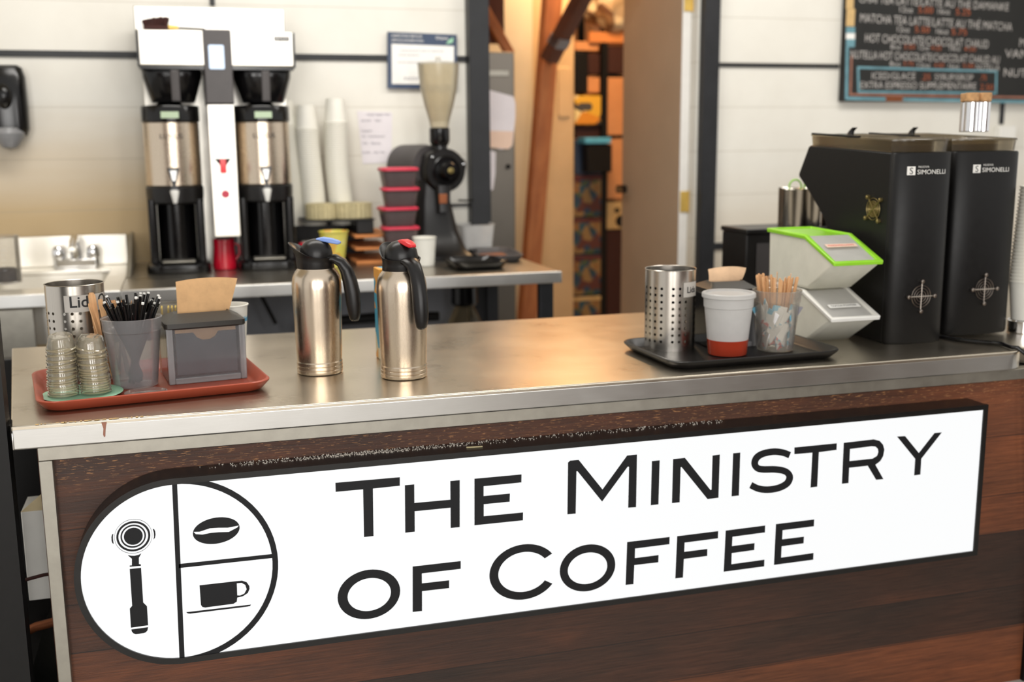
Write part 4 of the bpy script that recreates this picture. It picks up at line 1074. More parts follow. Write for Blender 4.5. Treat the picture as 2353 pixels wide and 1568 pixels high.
# power cable draped over the counter end
pts = [(1.80, 2.44, CT + 0.006), (1.88, 2.44, CT + 0.006)] + [tuple(onz(a, b, CT + 0.006)) for a, b in ((2198, 781), (2250, 786), (2300, 790), (2326, 799))] + [(2.04, 2.285, 0.955), (2.055, 2.245, 0.93), (2.06, 2.235, 0.88), (2.08, 2.235, 0.7), (2.12, 2.235, 0.4)]
pts[0] = (1.93, 2.50, CT + 0.006); pts[1] = (1.955, 2.475, CT + 0.006)
o = MB().tube(pts, 0.0055, 10).build('power_cable', 'gblack', smooth=80); tag(o, 'black power cable running over the right end of the counter', 'cable')

# ribbed paper cup stack in a chrome ring at the right edge
rg_ = thing('cup_ring_stand', 'chrome ring stand under the cup stack at the right edge', 'stand', (2.262, 2.52, 0.9445))
MB().lathe([(0.040, 0), (0.042, 0.002), (0.042, 0.034), (0.039, 0.036), (0.037, 0.034), (0.037, 0.006)], 32).build('ring', 'chrome', rg_)
def paper_cup(name, loc, r0, r1, h, m='cup'):
    return MB().lathe([(r0, 0), (r1, h - 0.003), (r1 + 0.003, h - 0.002), (r1 + 0.003, h + 0.001), (r1, h + 0.002), (r1 - 0.001, h - 0.002), (r0 - 0.001, 0.006), (0.001, 0.005)], 28).build(name, m, loc=loc, smooth=40)
c0 = paper_cup('paper_coffee_cup', (2.262, 2.52, 0.9445 + 0.0365), 0.033, 0.045, 0.11)
c0.rotation_euler = (0, 0, 0)
tag(c0, 'white paper coffee cup nested in the tall stack at the right edge', 'cup', 'cup stack at the right edge')
for k in range(1, 28): dup(c0, (2.262 + 0.0006 * k, 2.52, 0.981 + k * 0.0098))

# black refrigerated box behind with steel cups on it
bb = thing('black_countertop_box', 'black box cabinet behind the storage bins', 'cabinet', (2.19, 3.45, 0.9445))
MB().box(-0.35, -0.08, 0, 0.35, 0.1, 0.222).build('box_body', 'black', bb, bevel=0.004)
MB().box(-0.355, -0.09, 0.2225, 0.355, 0.105, 0.24).build('box_top', 'black', bb, bevel=0.004)
MB().box(-0.31, -0.0835, 0.02, 0.3, -0.0805, 0.19).build('front_panel', 'dgrey', bb, bevel=0.001)
s0 = None
for i, (x, y) in enumerate(((2.03, 3.40), (2.115, 3.42), (2.19, 3.40), (2.07, 3.49))):
    loc = (x, y, 0.9445 + 0.2405)
    if s0 is None:
        s0 = thing('steel_cup', '', 'cup', loc, 0, 'steel cups on the black box')
        MB().lathe([(0.034, 0), (0.036, 0.003), (0.037, 0.13), (0.038, 0.132), (0.036, 0.13), (0.034, 0.004), (0.001, 0.004)], 32).build('cup_body', 'cyl', s0); c = s0
    else: c = dup(s0, loc)
    c['label'] = ('leftmost plain steel cup on the black box behind the bins', 'plain steel cup second along the black box behind the bins', 'plain steel cup nearest the grinder on the black box', 'plain steel cup at the back of the black box')[i]
ws = MB()
for x, y, r in ((2.04, 3.40, 0.024), (2.11, 3.41, 0.028), (2.135, 3.42, 0.018)):
    ws.torus((x, y, 1.325), r, 0.003, 24, 8, 'y')
    ws.cyl((x, y, 1.2), (x, y, 1.303), 0.003, n=8)
o = ws.build('green_whisk_loops', 'green'); tag(o, 'bundle of pale green looped utensils standing in the steel cups', 'utensil')
kc = MB()
for k in range(12): kc.torus((2.288 + 0.001 * k, 3.42, 1.32 - k * 0.0102), 0.006, 0.0016, 10, 6, 'y' if k % 2 else 'x')
kc.sphere((2.295, 3.42, 1.199), 0.012, 12)
kc.torus((2.295, 3.42, 1.188), 0.006, 0.002, 12, 6); o = kc.build('bead_chain', 'chrome'); tag(o, 'short chrome bead chain beside the steel cups', 'chain')
# ------------------------------------------------------------------ twin coffee brewer
TT = 1.0003
br = thing('coffee_brewer', 'tall twin coffee brewer in bright steel with black centre panel', 'coffee machine', (0.135, 4.50, TT))
# head box, spray housings, column and back plate
MB().box(-0.275, -0.16, 0.775, 0.285, 0.2, 0.903).build('head_cover', 'beige_metal', br, bevel=0.004)
MB().box(-0.285, -0.10, 0.9035, 0.262, 0.22, 0.993).build('top_box', 'beige_metal', br, bevel=0.004)
MB().box(-0.265, -0.1015, 0.968, 0.25, -0.1003, 0.9705).build('lid_seam', 'dgrey', br)
MB().box(-0.282, -0.158, 0.771, -0.2755, 0.2, 0.9).build('side_trim', 'gblack', br)
MB().box(0.2855, -0.158, 0.771, 0.292, 0.2, 0.9).build('side_trim', 'gblack', br)
MB().box(-0.275, -0.155, 0.762, 0.285, 0.2, 0.7745).build('head_underside', 'gblack', br)
MB().box(-0.275, 0.12, 0.0, 0.275, 0.2, 0.7615).build('back_plate', 'beige_metal', br, bevel=0.003)
cp_ = MB().box(-0.046, -0.175, 0.636, 0.056, -0.1605, 0.906).build('control_panel', 'dgrey', br, bevel=0.004)
MB().box(-0.046, -0.16, 0.636, 0.056, 0.11, 0.7615).build('panel_back', 'dgrey', br)
MB().loft([[(p[0] + 0.0, -0.1758 + dy, p[1] + 0.806) for p in rpoly(0.056, 0.088, 0.006)] for dy in (0, -0.0025)]).build('touch_screen', 'lcd', cp_)
MB().box(-0.044, -0.165, 0.135, 0.054, -0.05, 0.635).build('centre_column', 'beige_metal', br, bevel=0.003)
MB().box(-0.035, -0.05, 0.0, 0.045, 0.11, 0.635).build('column_back', 'dgrey', br)
tpb = MB().prism([(-0.030, 0.432), (0.034, 0.432), (0.014, 0.405), (-0.008, 0.405)], -0.1665, -0.1655, 'y'); tpb.build('tap_recess', 'ink', br)
MB().loft([[(x, y, z) for x, y in ((-0.009, -0.167), (0.013, -0.167), (0.013, -0.185 - k), (-0.009, -0.185 - k))] for z, k in ((0.378, 0.012), (0.40, 0.005), (0.43, -0.01))]).build('red_tap_lever', 'red', br, bevel=0.002, label='red tap lever')
b_ = MB(); b_.cyl((0.005, -0.1655, 0.298), (0.005, -0.172, 0.298), 0.015, 0.013, 24); b_.build('hot_button', 'redlid', br, label='round red button')
MB().box(0.215, -0.1615, 0.868, 0.272, -0.1603, 0.886).build('maker_plate', 'dgrey', br)
pt = MB(); wall_text(pt, 'FETCO', (0.219, 0.872), (0.267, 0.872), 0.010, -0.162); pt.build('plate_lettering', 'white', br)
for s, cx in ((-1, -0.165), (1, 0.165)):
    # brew basket
    n = 40; loops = []
    for z, rx, ry in ((0.76, 0.108, 0.10), (0.755, 0.11, 0.102), (0.735, 0.108, 0.1), (0.65, 0.082, 0.085), (0.642, 0.078, 0.08)):
        loops.append([(cx + (0.006 if s > 0 else 0) + rx * math.copysign(abs(math.cos(2 * PI * k / n)) ** 0.7, math.cos(2 * PI * k / n)), -0.045 + ry * math.copysign(abs(math.sin(2 * PI * k / n)) ** 0.7, math.sin(2 * PI * k / n)), z) for k in range(n)])
    bk_ = MB().loft(loops).build('brew_basket', 'gblack', br, smooth=40)
    MB().loft([rrect(0.032, 0.022, 0.006, z, 4, cx + 0.012, -0.155 + (0.76 - z) * 0.13) for z in (0.645, 0.70, 0.758)]).build('basket_handle', 'dgrey', bk_, bevel=0.003)

def dispenser(cx, label):
    t = thing('coffee_dispenser', label, 'coffee dispenser', (cx, 4.43, TT), 0, 'twin thermal dispensers under the brewer')
    # black stand: base, two side legs, collar
    MB().loft([rrect(0.235, 0.24, 0.06, 0.0, 6), rrect(0.24, 0.245, 0.06, 0.01, 6), rrect(0.235, 0.24, 0.06, 0.03, 6), rrect(0.20, 0.2, 0.05, 0.042, 6)]).build('base', 'gblack', t)
    MB().box(-0.06, -0.105, 0.0425, 0.06, -0.02, 0.048).build('drip_tray', 'trim', t, bevel=0.002)
    for x in (-1, 1):
        MB().loft([rrect(0.03, 0.14, 0.012, z, 4, x * 0.088, 0.0) for z in (0.04, 0.28)]).build('stand_leg', 'gblack', t)
    MB().lathe([(0.07, 0.043), (0.07, 0.28)], 40, 0, 0.03).build('stand_back', 'gblack', t)
    MB().lathe([(0.095, 0.262), (0.105, 0.27), (0.107, 0.30), (0.107, 0.325), (0.102, 0.33)], 48).build('lower_collar', 'black', t)
    MB().lathe([(0.100, 0.3305), (0.103, 0.334), (0.103, 0.567), (0.1, 0.57)], 56).build('steel_barrel', 'carafe', t, smooth=30)
    MB().lathe([(0.104, 0.5705), (0.107, 0.574), (0.107, 0.625), (0.104, 0.630), (0.05, 0.634), (0.04, 0.642), (0.001, 0.643)], 48).build('top_lid', 'gblack', t)
    MB().loft([[(x * 0.032, -0.1085 + 0*x - dy, 0.583 + z * 0.024) for x, z in ((-1, 0), (1, 0), (1, 1), (-1, 1))] for dy in (0, 0.002)]).build('level_display', 'lcdg', t)
    v = MB(); v.prism([(-0.023, 0.40), (0.023, 0.40), (0.019, 0.385), (0.006, 0.335), (-0.006, 0.335), (-0.019, 0.385)], -0.113, -0.106, 'y')
    v.cyl((0, -0.1, 0.32), (0, -0.128, 0.32), 0.016, n=16); fv_ = v.build('faucet', 'gblack', t, bevel=0.002)
    v = MB(); v.prism([(-0.012, 0.39), (0.012, 0.39), (0.005, 0.352), (-0.005, 0.352)], -0.1145, -0.1132, 'y'); v.build('faucet_badge', 'lip', fv_)
    MB().lathe([(0.007, 0.268), (0.017, 0.312), (0.016, 0.318), (0.001, 0.32)], 20, 0, -0.118).build('spout', 'white', fv_)
    tx = MB(); me = text_mesh('LUXUS', 0.026, 0, 'CENTER')
    tx.add([((0.1042) * math.sin(v_.co.x * 1.1 / 0.1042), -(0.1042) * math.cos(v_.co.x * 1.1 / 0.1042), 0.508 + v_.co.y) for v_ in me.vertices], [tuple(p.vertices) for p in me.polygons]); bpy.data.meshes.remove(me)
    tx.build('maker_lettering', 'ink', t)
    return t
dispenser(-0.045, 'left black and steel coffee dispenser under the twin brewer')
dispenser(0.295, 'right black and steel coffee dispenser under the twin brewer')
rp = thing('red_pitcher', 'small red enamel pitcher between the coffee dispensers', 'pitcher', (0.126, 4.42, TT))
MB().lathe([(0.040, 0), (0.045, 0.003), (0.046, 0.02), (0.040, 0.085), (0.0405, 0.118), (0.042, 0.12), (0.0395, 0.12), (0.039, 0.01)], 40, cap1=False).build('pitcher_body', 'redcan', rp)
MB().tube([(0.040, 0, 0.1), (0.057, 0, 0.095), (0.058, 0, 0.06), (0.042, 0, 0.035)], 0.005, 10).build('handle', 'redcan', rp)
bs = thing('counter_brush', 'dark counter brush lying on top of the brewer', 'brush', (0.0, 4.35, TT + 0.9035))
b_ = MB()
for k in range(160):
    x = random.uniform(-0.115, -0.035); b_.M = Matrix.Translation((x, random.uniform(-0.007, 0.02), 0.006)) @ Matrix.Rotation(random.uniform(-0.4, 0.4), 4, 'Y')
    b_.cyl((0, 0, 0), (0, 0, 0.022 + 0.016 * math.sin((x + 0.125) * 18) + random.uniform(0, 0.004)), 0.0022, n=5)
b_.M = Matrix(); b_.box(-0.118, -0.009, 0.0, -0.03, 0.022, 0.014); b_.build('bristles', 'brush', bs)
MB().tube([(-0.03, 0.005, 0.010), (0.005, 0.005, 0.009)], [0.009, 0.006], 10).build('ferrule', 'brass', bs)
MB().tube([(0.005, 0.005, 0.008), (0.10, 0.005, 0.005)], [0.004, 0.004], 8).build('brush_handle', 'ink', bs)

# ------------------------------------------------------------------ shelf organiser with filters, cups behind
og = thing('wooden_organiser', 'low black and wood organiser rack beside the brewer', 'rack', (0.60, 4.60, TT))
MB().box(-0.16, -0.16, 0.175, 0.13, 0.16, 0.18).build('upper_shelf', 'mblack', og)
MB().box(-0.16, 0.15, 0.0, 0.13, 0.16, 0.175).build('back_board', 'mblack', og)
MB().box(0.055, -0.15, 0.12, 0.125, 0.15, 0.1745).build('black_bin', 'mblack', og, bevel=0.003)
for zz in (0.0, 0.055, 0.105):
    MB().box(0.04, -0.19 - (0.02 if zz < 0.03 else 0), zz, 0.19, 0.14, zz + 0.012).build('wood_shelf', 'orange_wood', og, bevel=0.002)
for i, (x, w2) in enumerate(((0.525, 0.062), (0.655, 0.078))):
    n = 48; loops = []
    for j in range(9):
        z = j * 0.0075; loops.append([(w2 * (1 + 0.03 * math.cos(24 * 2 * PI * k / n) + 0.012 * (j % 2)) * math.cos(2 * PI * k / n), 0.07 * (1 + 0.03 * math.cos(24 * 2 * PI * k / n)) * math.sin(2 * PI * k / n), z) for k in range(n)])
    o = MB().loft(loops).build('coffee_filter_stack', 'filter', loc=(x, 4.55, TT + 0.1805), smooth=20)
    tag(o, ('left stack of crimped paper coffee filters beside the brewer', 'right stack of crimped paper coffee filters under the tall cups')[i], 'coffee filters', kind='stuff')
# three tall cup stacks
c0 = None
for i, (x, y, z0, n, base) in enumerate(((0.418, 4.68, TT + 0.2, 48, 0.23), (0.505, 4.66, TT + 0.2, 46, 0.22), (0.623, 4.66, TT + 0.2, 49, 0.25))):
    lab = ('white paper cup in the cup stack half hidden by the brewer', 'white paper cup in the shorter middle cup stack', 'white paper cup in the tallest cup stack, nearest the handwritten note')[i]
    for k in range(n):
        loc = (x + 0.006 * math.sin(k * 0.09 + i) - 0.0002 * k, y, TT + 0.2 + 0.045 + k * 0.0088)
        if c0 is None:
            c0 = MB().lathe([(0.037, 0), (0.048, 0.095), (0.0515, 0.0955), (0.0515, 0.099), (0.0485, 0.1), (0.047, 0.094), (0.036, 0.004)], 24).build('paper_cup', 'cup', loc=loc, smooth=40)
            c0.rotation_euler = (PI, 0, 0); tag(c0, lab, 'cup', 'cups in the back stack ' + ('beside the brewer', 'in the middle', 'by the note')[i]); continue
        c = dup(c0, (loc[0], loc[1], loc[2] + 0.0)); c['label'] = lab; c['group'] = 'cups in the back stack ' + ('beside the brewer', 'in the middle', 'by the note')[i]

yc_ = cup('yellow_cup', 'yellow printed paper cup in front of the coffee filters', 'cup', (0.545, 4.33, TT), 0.036, 0.056, 0.145, 'ycup', band=False, rim=0.003)
for (x, y, r, h, m_, lb) in ((0.445, 4.37, 0.034, 0.1, 'redcan', 'small red can between the brewer and the yellow cup'),):
    t = thing('red_can', lb, 'can', (x, y, TT)); MB().lathe([(r - 0.002, 0), (r, 0.002), (r, h - 0.004), (r - 0.003, h)], 32).build('can_body', m_, t); MB().lathe([(r - 0.003, h + 0.0005), (r - 0.002, h + 0.006), (r - 0.006, h + 0.006), (0.001, h + 0.002)], 28).build('can_rim', 'chrome', t)

# stack of red-lidded tubs
for k in range(5):
    t = thing('food_tub', ('lowest', 'second lowest', 'middle', 'second highest', 'topmost')[k] + ' red-lidded food tub in the stack beside the grinder', 'tub', (0.815 + (0.004, 0, -0.006, 0.004, 0)[k], 4.36, TT + k * 0.0777), R_((3, -2, 4, -3, 1)[k]), 'red-lidded tubs')
    MB().loft([rrect(0.115, 0.10, 0.02, 0.0), rrect(0.12, 0.105, 0.022, 0.003), rrect(0.142, 0.125, 0.025, 0.068), rrect(0.138, 0.121, 0.025, 0.068), rrect(0.112, 0.098, 0.02, 0.004)]).build('tub_body', 'tubplastic', t)
    MB().loft([rrect(0.105, 0.09, 0.02, 0.006), rrect(0.122, 0.107, 0.022, 0.06)]).build('dark_contents', 'wire' if k % 2 else 'brush', t)
    MB().loft([rrect(0.146, 0.129, 0.026, 0.064), rrect(0.152, 0.135, 0.028, 0.066), rrect(0.152, 0.135, 0.028, 0.073), rrect(0.14, 0.123, 0.026, 0.0775), rrect(0.12, 0.1, 0.02, 0.075)]).build('red_lid', 'redlid', t, label='red lid')
cup('white_cup', 'short white paper cup behind the red-lever carafe', 'cup', (0.895, 4.26, TT), 0.038, 0.046, 0.115, 'cup', band=False, rim=0.002)

# ------------------------------------------------------------------ shop grinder with hopper
gr = thing('shop_grinder', 'black shop coffee grinder with pale funnel hopper', 'coffee grinder', (1.02, 4.50, TT))
MB().loft([rrect(0.24, 0.26, 0.04, 0.0, 5, 0.0, 0.02), rrect(0.24, 0.26, 0.04, 0.02, 5, 0.0, 0.02), rrect(0.215, 0.2, 0.04, 0.04, 5, -0.01, 0.03), rrect(0.185, 0.16, 0.05, 0.12, 5, -0.02, 0.05), rrect(0.15, 0.14, 0.05, 0.25, 5, -0.03, 0.05), rrect(0.13, 0.13, 0.05, 0.33, 5, -0.03, 0.05)]).build('pedestal', 'black', gr, smooth=50)
c = MB()
c.M = Matrix.Translation((-0.04, 0.06, 0.385)) @ Matrix.Rotation(R_(22), 4, 'Z') @ Matrix.Rotation(R_(90), 4, 'X')
c.lathe([(0.08, -0.19), (0.09, -0.18), (0.092, -0.03), (0.085, 0.0), (0.088, 0.02)], 40)
c.build('motor_housing', 'dgrey', gr, smooth=40)
c = MB(); c.M = Matrix.Translation((0.01, -0.0, 0.37)) @ Matrix.Rotation(R_(8), 4, 'Z') @ Matrix.Rotation(R_(90), 4, 'X')
def knobby(r, z): return [(r * (1 + 0.10 * max(0, math.cos(3 * a - 0.9)) ** 4) * math.cos(a), r * (1 + 0.10 * max(0, math.cos(3 * a - 0.9)) ** 4) * math.sin(a), z) for a in [2 * PI * k / 48 for k in range(48)]]
c.loft([knobby(0.088, -0.06), knobby(0.092, 0.0), knobby(0.09, 0.03), knobby(0.084, 0.04)]); c.build('burr_housing', 'black', gr, smooth=40)
c2 = MB(); c2.M = c.M; c2.lathe([(0.062, 0.041), (0.062, 0.05), (0.058, 0.053)], 40); c2.lathe([(0.04, 0.0535), (0.04, 0.07), (0.033, 0.085), (0.03, 0.09), (0.001, 0.092)], 32); c2.build('adjusting_dial', 'gblack', gr)
c2 = MB(); c2.M = c.M; c2.lathe([(0.012, 0.0925), (0.013, 0.098), (0.004, 0.1)], 16); c2.build('dial_badge', 'bronze', gr)
c2 = MB(); c2.M = c.M
for a in (0.3, 2.4, 4.4): c2.lathe([(0.005, 0.041), (0.005, 0.046), (0.001, 0.047)], 12, 0.082 * math.cos(a), 0.082 * math.sin(a))
c2.build('housing_screw', 'chrome', gr)
MB().lathe([(0.033, 0.43), (0.031, 0.47), (0.036, 0.475), (0.042, 0.49), (0.042, 0.54), (0.038, 0.545)], 32, 0.0, 0.0).build('hopper_neck', 'gblack', gr)
MB().lathe([(0.037, 0.5455), (0.042, 0.57), (0.062, 0.64), (0.075, 0.70), (0.082, 0.76), (0.085, 0.80), (0.083, 0.80), (0.08, 0.76), (0.073, 0.70), (0.06, 0.64), (0.04, 0.57)], 44, cap0=False, cap1=False).build('hopper', 'hopper', gr, smooth=60)
MB().lathe([(0.086, 0.8005), (0.088, 0.803), (0.088, 0.807), (0.05, 0.811), (0.012, 0.812), (0.01, 0.83), (0.001, 0.831)], 40).build('hopper_lid', 'clear', gr)
MB().loft([rrect(0.05, 0.05, 0.01, 0.20, 4, 0.0, -0.045), rrect(0.06, 0.07, 0.014, 0.28, 4, 0.0, -0.03), rrect(0.07, 0.09, 0.02, 0.31, 4, 0.0, -0.02)]).build('coffee_spout', 'black', gr)
MB().box(-0.025, -0.078, 0.235, 0.01, -0.07, 0.275).build('bag_clamp', 'wire', gr, bevel=0.002)
MB().loft([rrect(0.03, 0.03, 0.008, z, 4, 0.12, -0.06) for z in (0.02, 0.04)]).build('foot_knob', 'gblack', gr)
c = MB(); c.tube([(0.09, 0.05, 0.24), (0.13, 0.1, 0.235), (0.19, 0.2, 0.232)], 0.004, 8); c.build('power_cord', 'mblack', gr)
o = tray('scale_tray', 'black low tray in front of the shop grinder', (1.07, 4.13, TT), 0.05, 0.22, 0.22, 0.035, 'gblack')
o = tray('scale_tray', 'dark tray with brown grounds at the right end of the work table', (1.235, 4.43, TT), -0.1, 0.19, 0.36, 0.03, 'dgrey')
MB().loft([rrect(0.12, 0.26, 0.03, 0.005), rrect(0.1, 0.22, 0.03, 0.012)]).build('spilled_grounds', 'wire', o)
ct_ = thing('clear_container', 'clear square container behind the shop grinder', 'container', (1.215, 4.69, TT))
MB().loft([rrect(0.13, 0.11, 0.02, 0), rrect(0.155, 0.13, 0.022, 0.125), rrect(0.163, 0.138, 0.022, 0.128), rrect(0.15, 0.126, 0.02, 0.127), rrect(0.125, 0.105, 0.02, 0.004)]).build('container_body', 'frost2', ct_)

# ------------------------------------------------------------------ papers on the wall
def sheet(name, label, cat, p0, p1, p2, p3, y, m_, th=0.002):
    """a sheet on a wall facing -Y; the corners are given as (x,z): bottom-left, bottom-right, top-right, top-left"""
    c = Vector(((p0[0] + p2[0]) / 2, y, (p0[1] + p2[1]) / 2))
    t = thing(name, label, cat, c); MB().prism([(p[0] - c.x, p[1] - c.z) for p in (p0, p1, p2, p3)], -th, 0, 'y').build('sheet', m_, t)
    return t, c
t, c = sheet('framed_certificate', 'navy-bordered certificate on the wall above the shop grinder', 'certificate', (0.857, 1.716), (1.166, 1.714), (1.170, 1.946), (0.864, 1.953), WY - 0.0145, 'navy', 0.006)
def rel(p, c): return (p[0] - c.x, p[1] - c.z)
MB().prism([rel(p, c) for p in ((0.877, 1.735), (1.152, 1.733), (1.156, 1.897), (0.880, 1.903))], -0.0075, -0.0065, 'y').build('white_page', 'paper', t)
for s_, a, b, h in (('INSPECTION SERVICES', (0.882, 1.933), (1.015, 1.931), 0.010), ("SERVICE D'INSPECTION", (0.882, 1.914), (1.02, 1.912), 0.010), ('Ottawa', (1.075, 1.925), (1.13, 1.924), 0.014)):
    tx = MB(); wall_text(tx, s_, rel(a, c), rel(b, c), h, -0.0072); tx.build('header_lettering', 'white', t)
MB().prism([rel(p, c) for p in ((1.12, 1.905), (1.15, 1.912), (1.155, 1.934), (1.135, 1.925))], -0.0074, -0.0071, 'y').build('teal_mark', 'mint', t)
tx = MB(); random.seed(3)
for (z, x0, x1) in ((1.873, 0.92, 1.11), (1.855, 0.91, 1.0), (1.824, 0.905, 0.998), (1.818, 1.04, 1.06), (1.76, 0.93, 1.0), (1.752, 0.93, 0.99)):
    x = x0
    while x < x1:
        w2 = random.uniform(0.006, 0.016); tx.box(x - c.x, -0.0079, z - c.z, x + w2 - c.x, -0.0077, z - c.z + 0.0035); x += w2 + 0.004
tx.build('body_print', 'greyink', t)
t, c = sheet('handwritten_note', 'white handwritten note taped to the wall beside the cup stacks', 'note', (0.742, 1.395), (0.868, 1.398), (0.879, 1.615), (0.725, 1.621), WY - 0.001, 'lilac', 0.0015)
tx = MB()
def scrawl(x0, x1, z, a=0.006):
    n = int((x1 - x0) / 0.0022); pts = [(x0 + (x1 - x0) * k / n - c.x, -0.0023, z - c.z + a * math.sin(k * 1.9) * random.uniform(0.3, 1)) for k in range(n)]
    tx.tube(pts, 0.0009, 4)
for z, segs in ((1.605, ((0.765, 0.80), (0.805, 0.84), (0.845, 0.872))), (1.58, ((0.74, 0.785), (0.80, 0.83))), (1.535, ((0.74, 0.79),)), (1.512, ((0.742, 0.76), (0.77, 0.845))), (1.482, ((0.745, 0.77), (0.78, 0.825))), (1.443, ((0.742, 0.78), (0.79, 0.815), (0.82, 0.842)))):
    for s_, e_ in segs: scrawl(s_, e_, z)
tx.build('handwriting', 'greyink', t)

# ------------------------------------------------------------------ chalk menu board
def W(px_, py_, y=WY - 0.047):
    p = ony(px_, py_, y); return (p.x, p.z)
mb_ = thing('menu_board', 'large chalk menu board with teal and brown painted border', 'menu board', (3.75, WY - 0.02, 2.1))
def O(p): return (p[0] - 3.75, p[1] - 2.1)
YB = -0.0225
MB().box(3.098 - 3.75, -0.022, -0.436, 1.3, 0.018, 0.75).build('board_panel', 'slate', mb_, bevel=0.002)
def bline(pts, wpx, m_, nm, dy=0.0005):
    q = [Vector(W(*p)) for p in pts]; hw = wpx / 2 * 0.0021; b = MB()
    for i in range(len(q) - 1):
        d = (q[i + 1] - q[i]).normalized(); nn = Vector((-d.y, d.x)) * hw
        P = [q[i] - nn - d * hw, q[i + 1] - nn + d * hw, q[i + 1] + nn + d * hw, q[i] + nn - d * hw]
        b.prism([O((p.x, p.y)) for p in P], YB - dy - 0.0004 * (i % 2), YB, 'y')
    return b.build(nm, m_, mb_)
bline([(1948, 110), (1946, 226), (2353, 234), (2480, 236)], 7, 'chalkt', 'painted_border')
bline([(1958, 130), (1955, 217), (2353, 224), (2480, 226)], 5, 'chalkb', 'painted_border')
bline([(1973, 155), (1974, 211), (2290, 214), (2291, 164), (1973, 155)], 5, 'chalkt', 'price_box')
for (y0, y1, m_) in ((-60, 20, 'tan'), (20, 60, 'tan'), (62, 76, 'chalkt'), (76, 90, 'paper'), (90, 108, 'chalkt')):
    a, b = W(1945, y1), W(1966, y0); MB().box(O(a)[0], YB - 0.0006, O(a)[1], O(b)[0], YB, O(b)[1]).build('border_motif', m_, mb_)
a, b = W(2036, 233), W(2076, 222); MB().box(O(a)[0], YB - 0.0016, O(a)[1], O(b)[0], YB, O(b)[1]).build('border_motif', 'wire', mb_)
zx = lambda a, b: (1940 + a / 5.697, b / 5.697)
def bt(s, a, b, cap, mbx):
    p, q = O(W(*zx(*a))), O(W(*zx(*b))); tm = MB(); wall_text(tm, s, p, q, cap / 5.697 * 0.00212 * 0.95, YB - 0.001, -0.008)
    tm.build('menu_line' if mbx == 'w' else 'price', 'chalkw' if mbx == 'w' else 'chalko', mb_, label='orange chalk price' if mbx == 'o' else None)
wt_, ot_ = 'w', 'o'
bt('CHAI TEA LATTE/LATTE AU THE DAMANKE', (200, 30), (2155, 140), 110, wt_)
bt('12oz', (730, 158), (905, 166), 80, wt_); bt('5.00', (975, 168), (1165, 176), 90, ot_); bt('16oz', (1230, 180), (1390, 188), 80, wt_); bt('5.25', (1465, 192), (1655, 200), 90, ot_)
bt('MATCHA TEA LATTE/LATTE AU THÉ MATCHA', (215, 288), (2200, 405), 118, wt_)
bt('12oz', (700, 415), (860, 425), 80, wt_); bt('5.50', (930, 420), (1118, 430), 85, ot_); bt('16oz', (1208, 440), (1368, 450), 80, wt_); bt('5.75', (1410, 452), (1608, 460), 85, ot_)
bt('HOT CHOCOLATE/CHOCOLAT CHAUD', (280, 548), (1890, 632), 118, wt_)
for s_, a, b, w3 in (('8oz', (610, 640), (745, 645), 0), ('3.50', (788, 640), (930, 645), 1), ('12oz', (980, 652), (1118, 656), 0), ('4.25', (1140, 655), (1275, 660), 1), ('16oz', (1385, 662), (1525, 668), 0), ('4.50', (1572, 668), (1725, 674), 1),
                     ('8oz', (600, 862), (742, 868), 0), ('3.75', (778, 862), (912, 868), 1), ('12oz', (962, 878), (1130, 884), 0), ('4.50', (1178, 882), (1310, 886), 1), ('16oz', (1368, 892), (1508, 896), 0), ('5.00', (1558, 890), (1700, 894), 1)):
    bt(s_, a, b, 66, ot_ if w3 else wt_)
bt('NUTELLA HOT CHOCOLATE/CHOCOLAT CHAUD AU', (90, 762), (2035, 835), 112, wt_); bt('NUTELLA', (1730, 912), (2035, 925), 80, wt_)
bt('ICED/GLACÉ', (365, 1032), (935, 1040), 92, wt_); bt('.25', (1015, 1045), (1130, 1047), 85, ot_); bt('SYRUP/SIROP', (1190, 1048), (1690, 1056), 88, wt_); bt('.75', (1780, 1050), (1865, 1053), 80, ot_)
bt('EXTRA ESPRESSO SUPPLÉMENTAIRE', (215, 1155), (1730, 1170), 95, wt_); bt('2.50', (1785, 1180), (1955, 1185), 90, ot_)
bt('MOCHA', (2300, 610), (2750, 630), 120, wt_); bt('VANILLA', (2110, 750), (2700, 775), 118, wt_); bt('NUTELLA', (2095, 1000), (2700, 1020), 118, wt_)


# ------------------------------------------------------------------ store room beyond the doorway
def XZ(px_, py_, y): p = ony(px_, py_, y); return p.x, p.z
struct(MB().box(1.0, 8.6, 0, 6.0, 8.7, 3.3), 'wall_storeroom_back', 'card')
struct(MB().box(0.9, 4.9, 0, 1.0, 8.7, 3.3), 'wall_storeroom_left', 'cream')
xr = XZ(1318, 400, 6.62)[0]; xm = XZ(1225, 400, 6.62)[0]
struct(MB().box(1.0, 6.62, 0, xm, 6.72, 3.3), 'wall_storeroom_divider_lit', 'creamlite')  # same wall, paler colour paints in the brighter light on this half
struct(MB().box(xm + 0.001, 6.62, 0, xr, 6.72, 3.3), 'wall_storeroom_divider_warm_lit', 'cream')  # tan colour paints in the warmer light on this half
fg = thing('tall_fridge', 'tall grey steel fridge inside the store room doorway', 'fridge', (1.44, 5.6, 0))
MB().box(-0.25, -0.29, 0.02, 0.15, 0.3, 1.918).build('main_body', 'fridge', fg, bevel=0.006)
MB().box(-0.05, -0.297, 1.80, 0.12, -0.291, 1.83).build('badge_recess', 'trim', fg, bevel=0.002)
MB().cyl((0.11, -0.292, 1.36), (0.11, -0.305, 1.36), 0.012, n=16).build('lock', 'gblack', fg)
MB().box(-0.02, -0.305, 1.20, 0.0, -0.295, 1.24).build('latch', 'trim', fg)
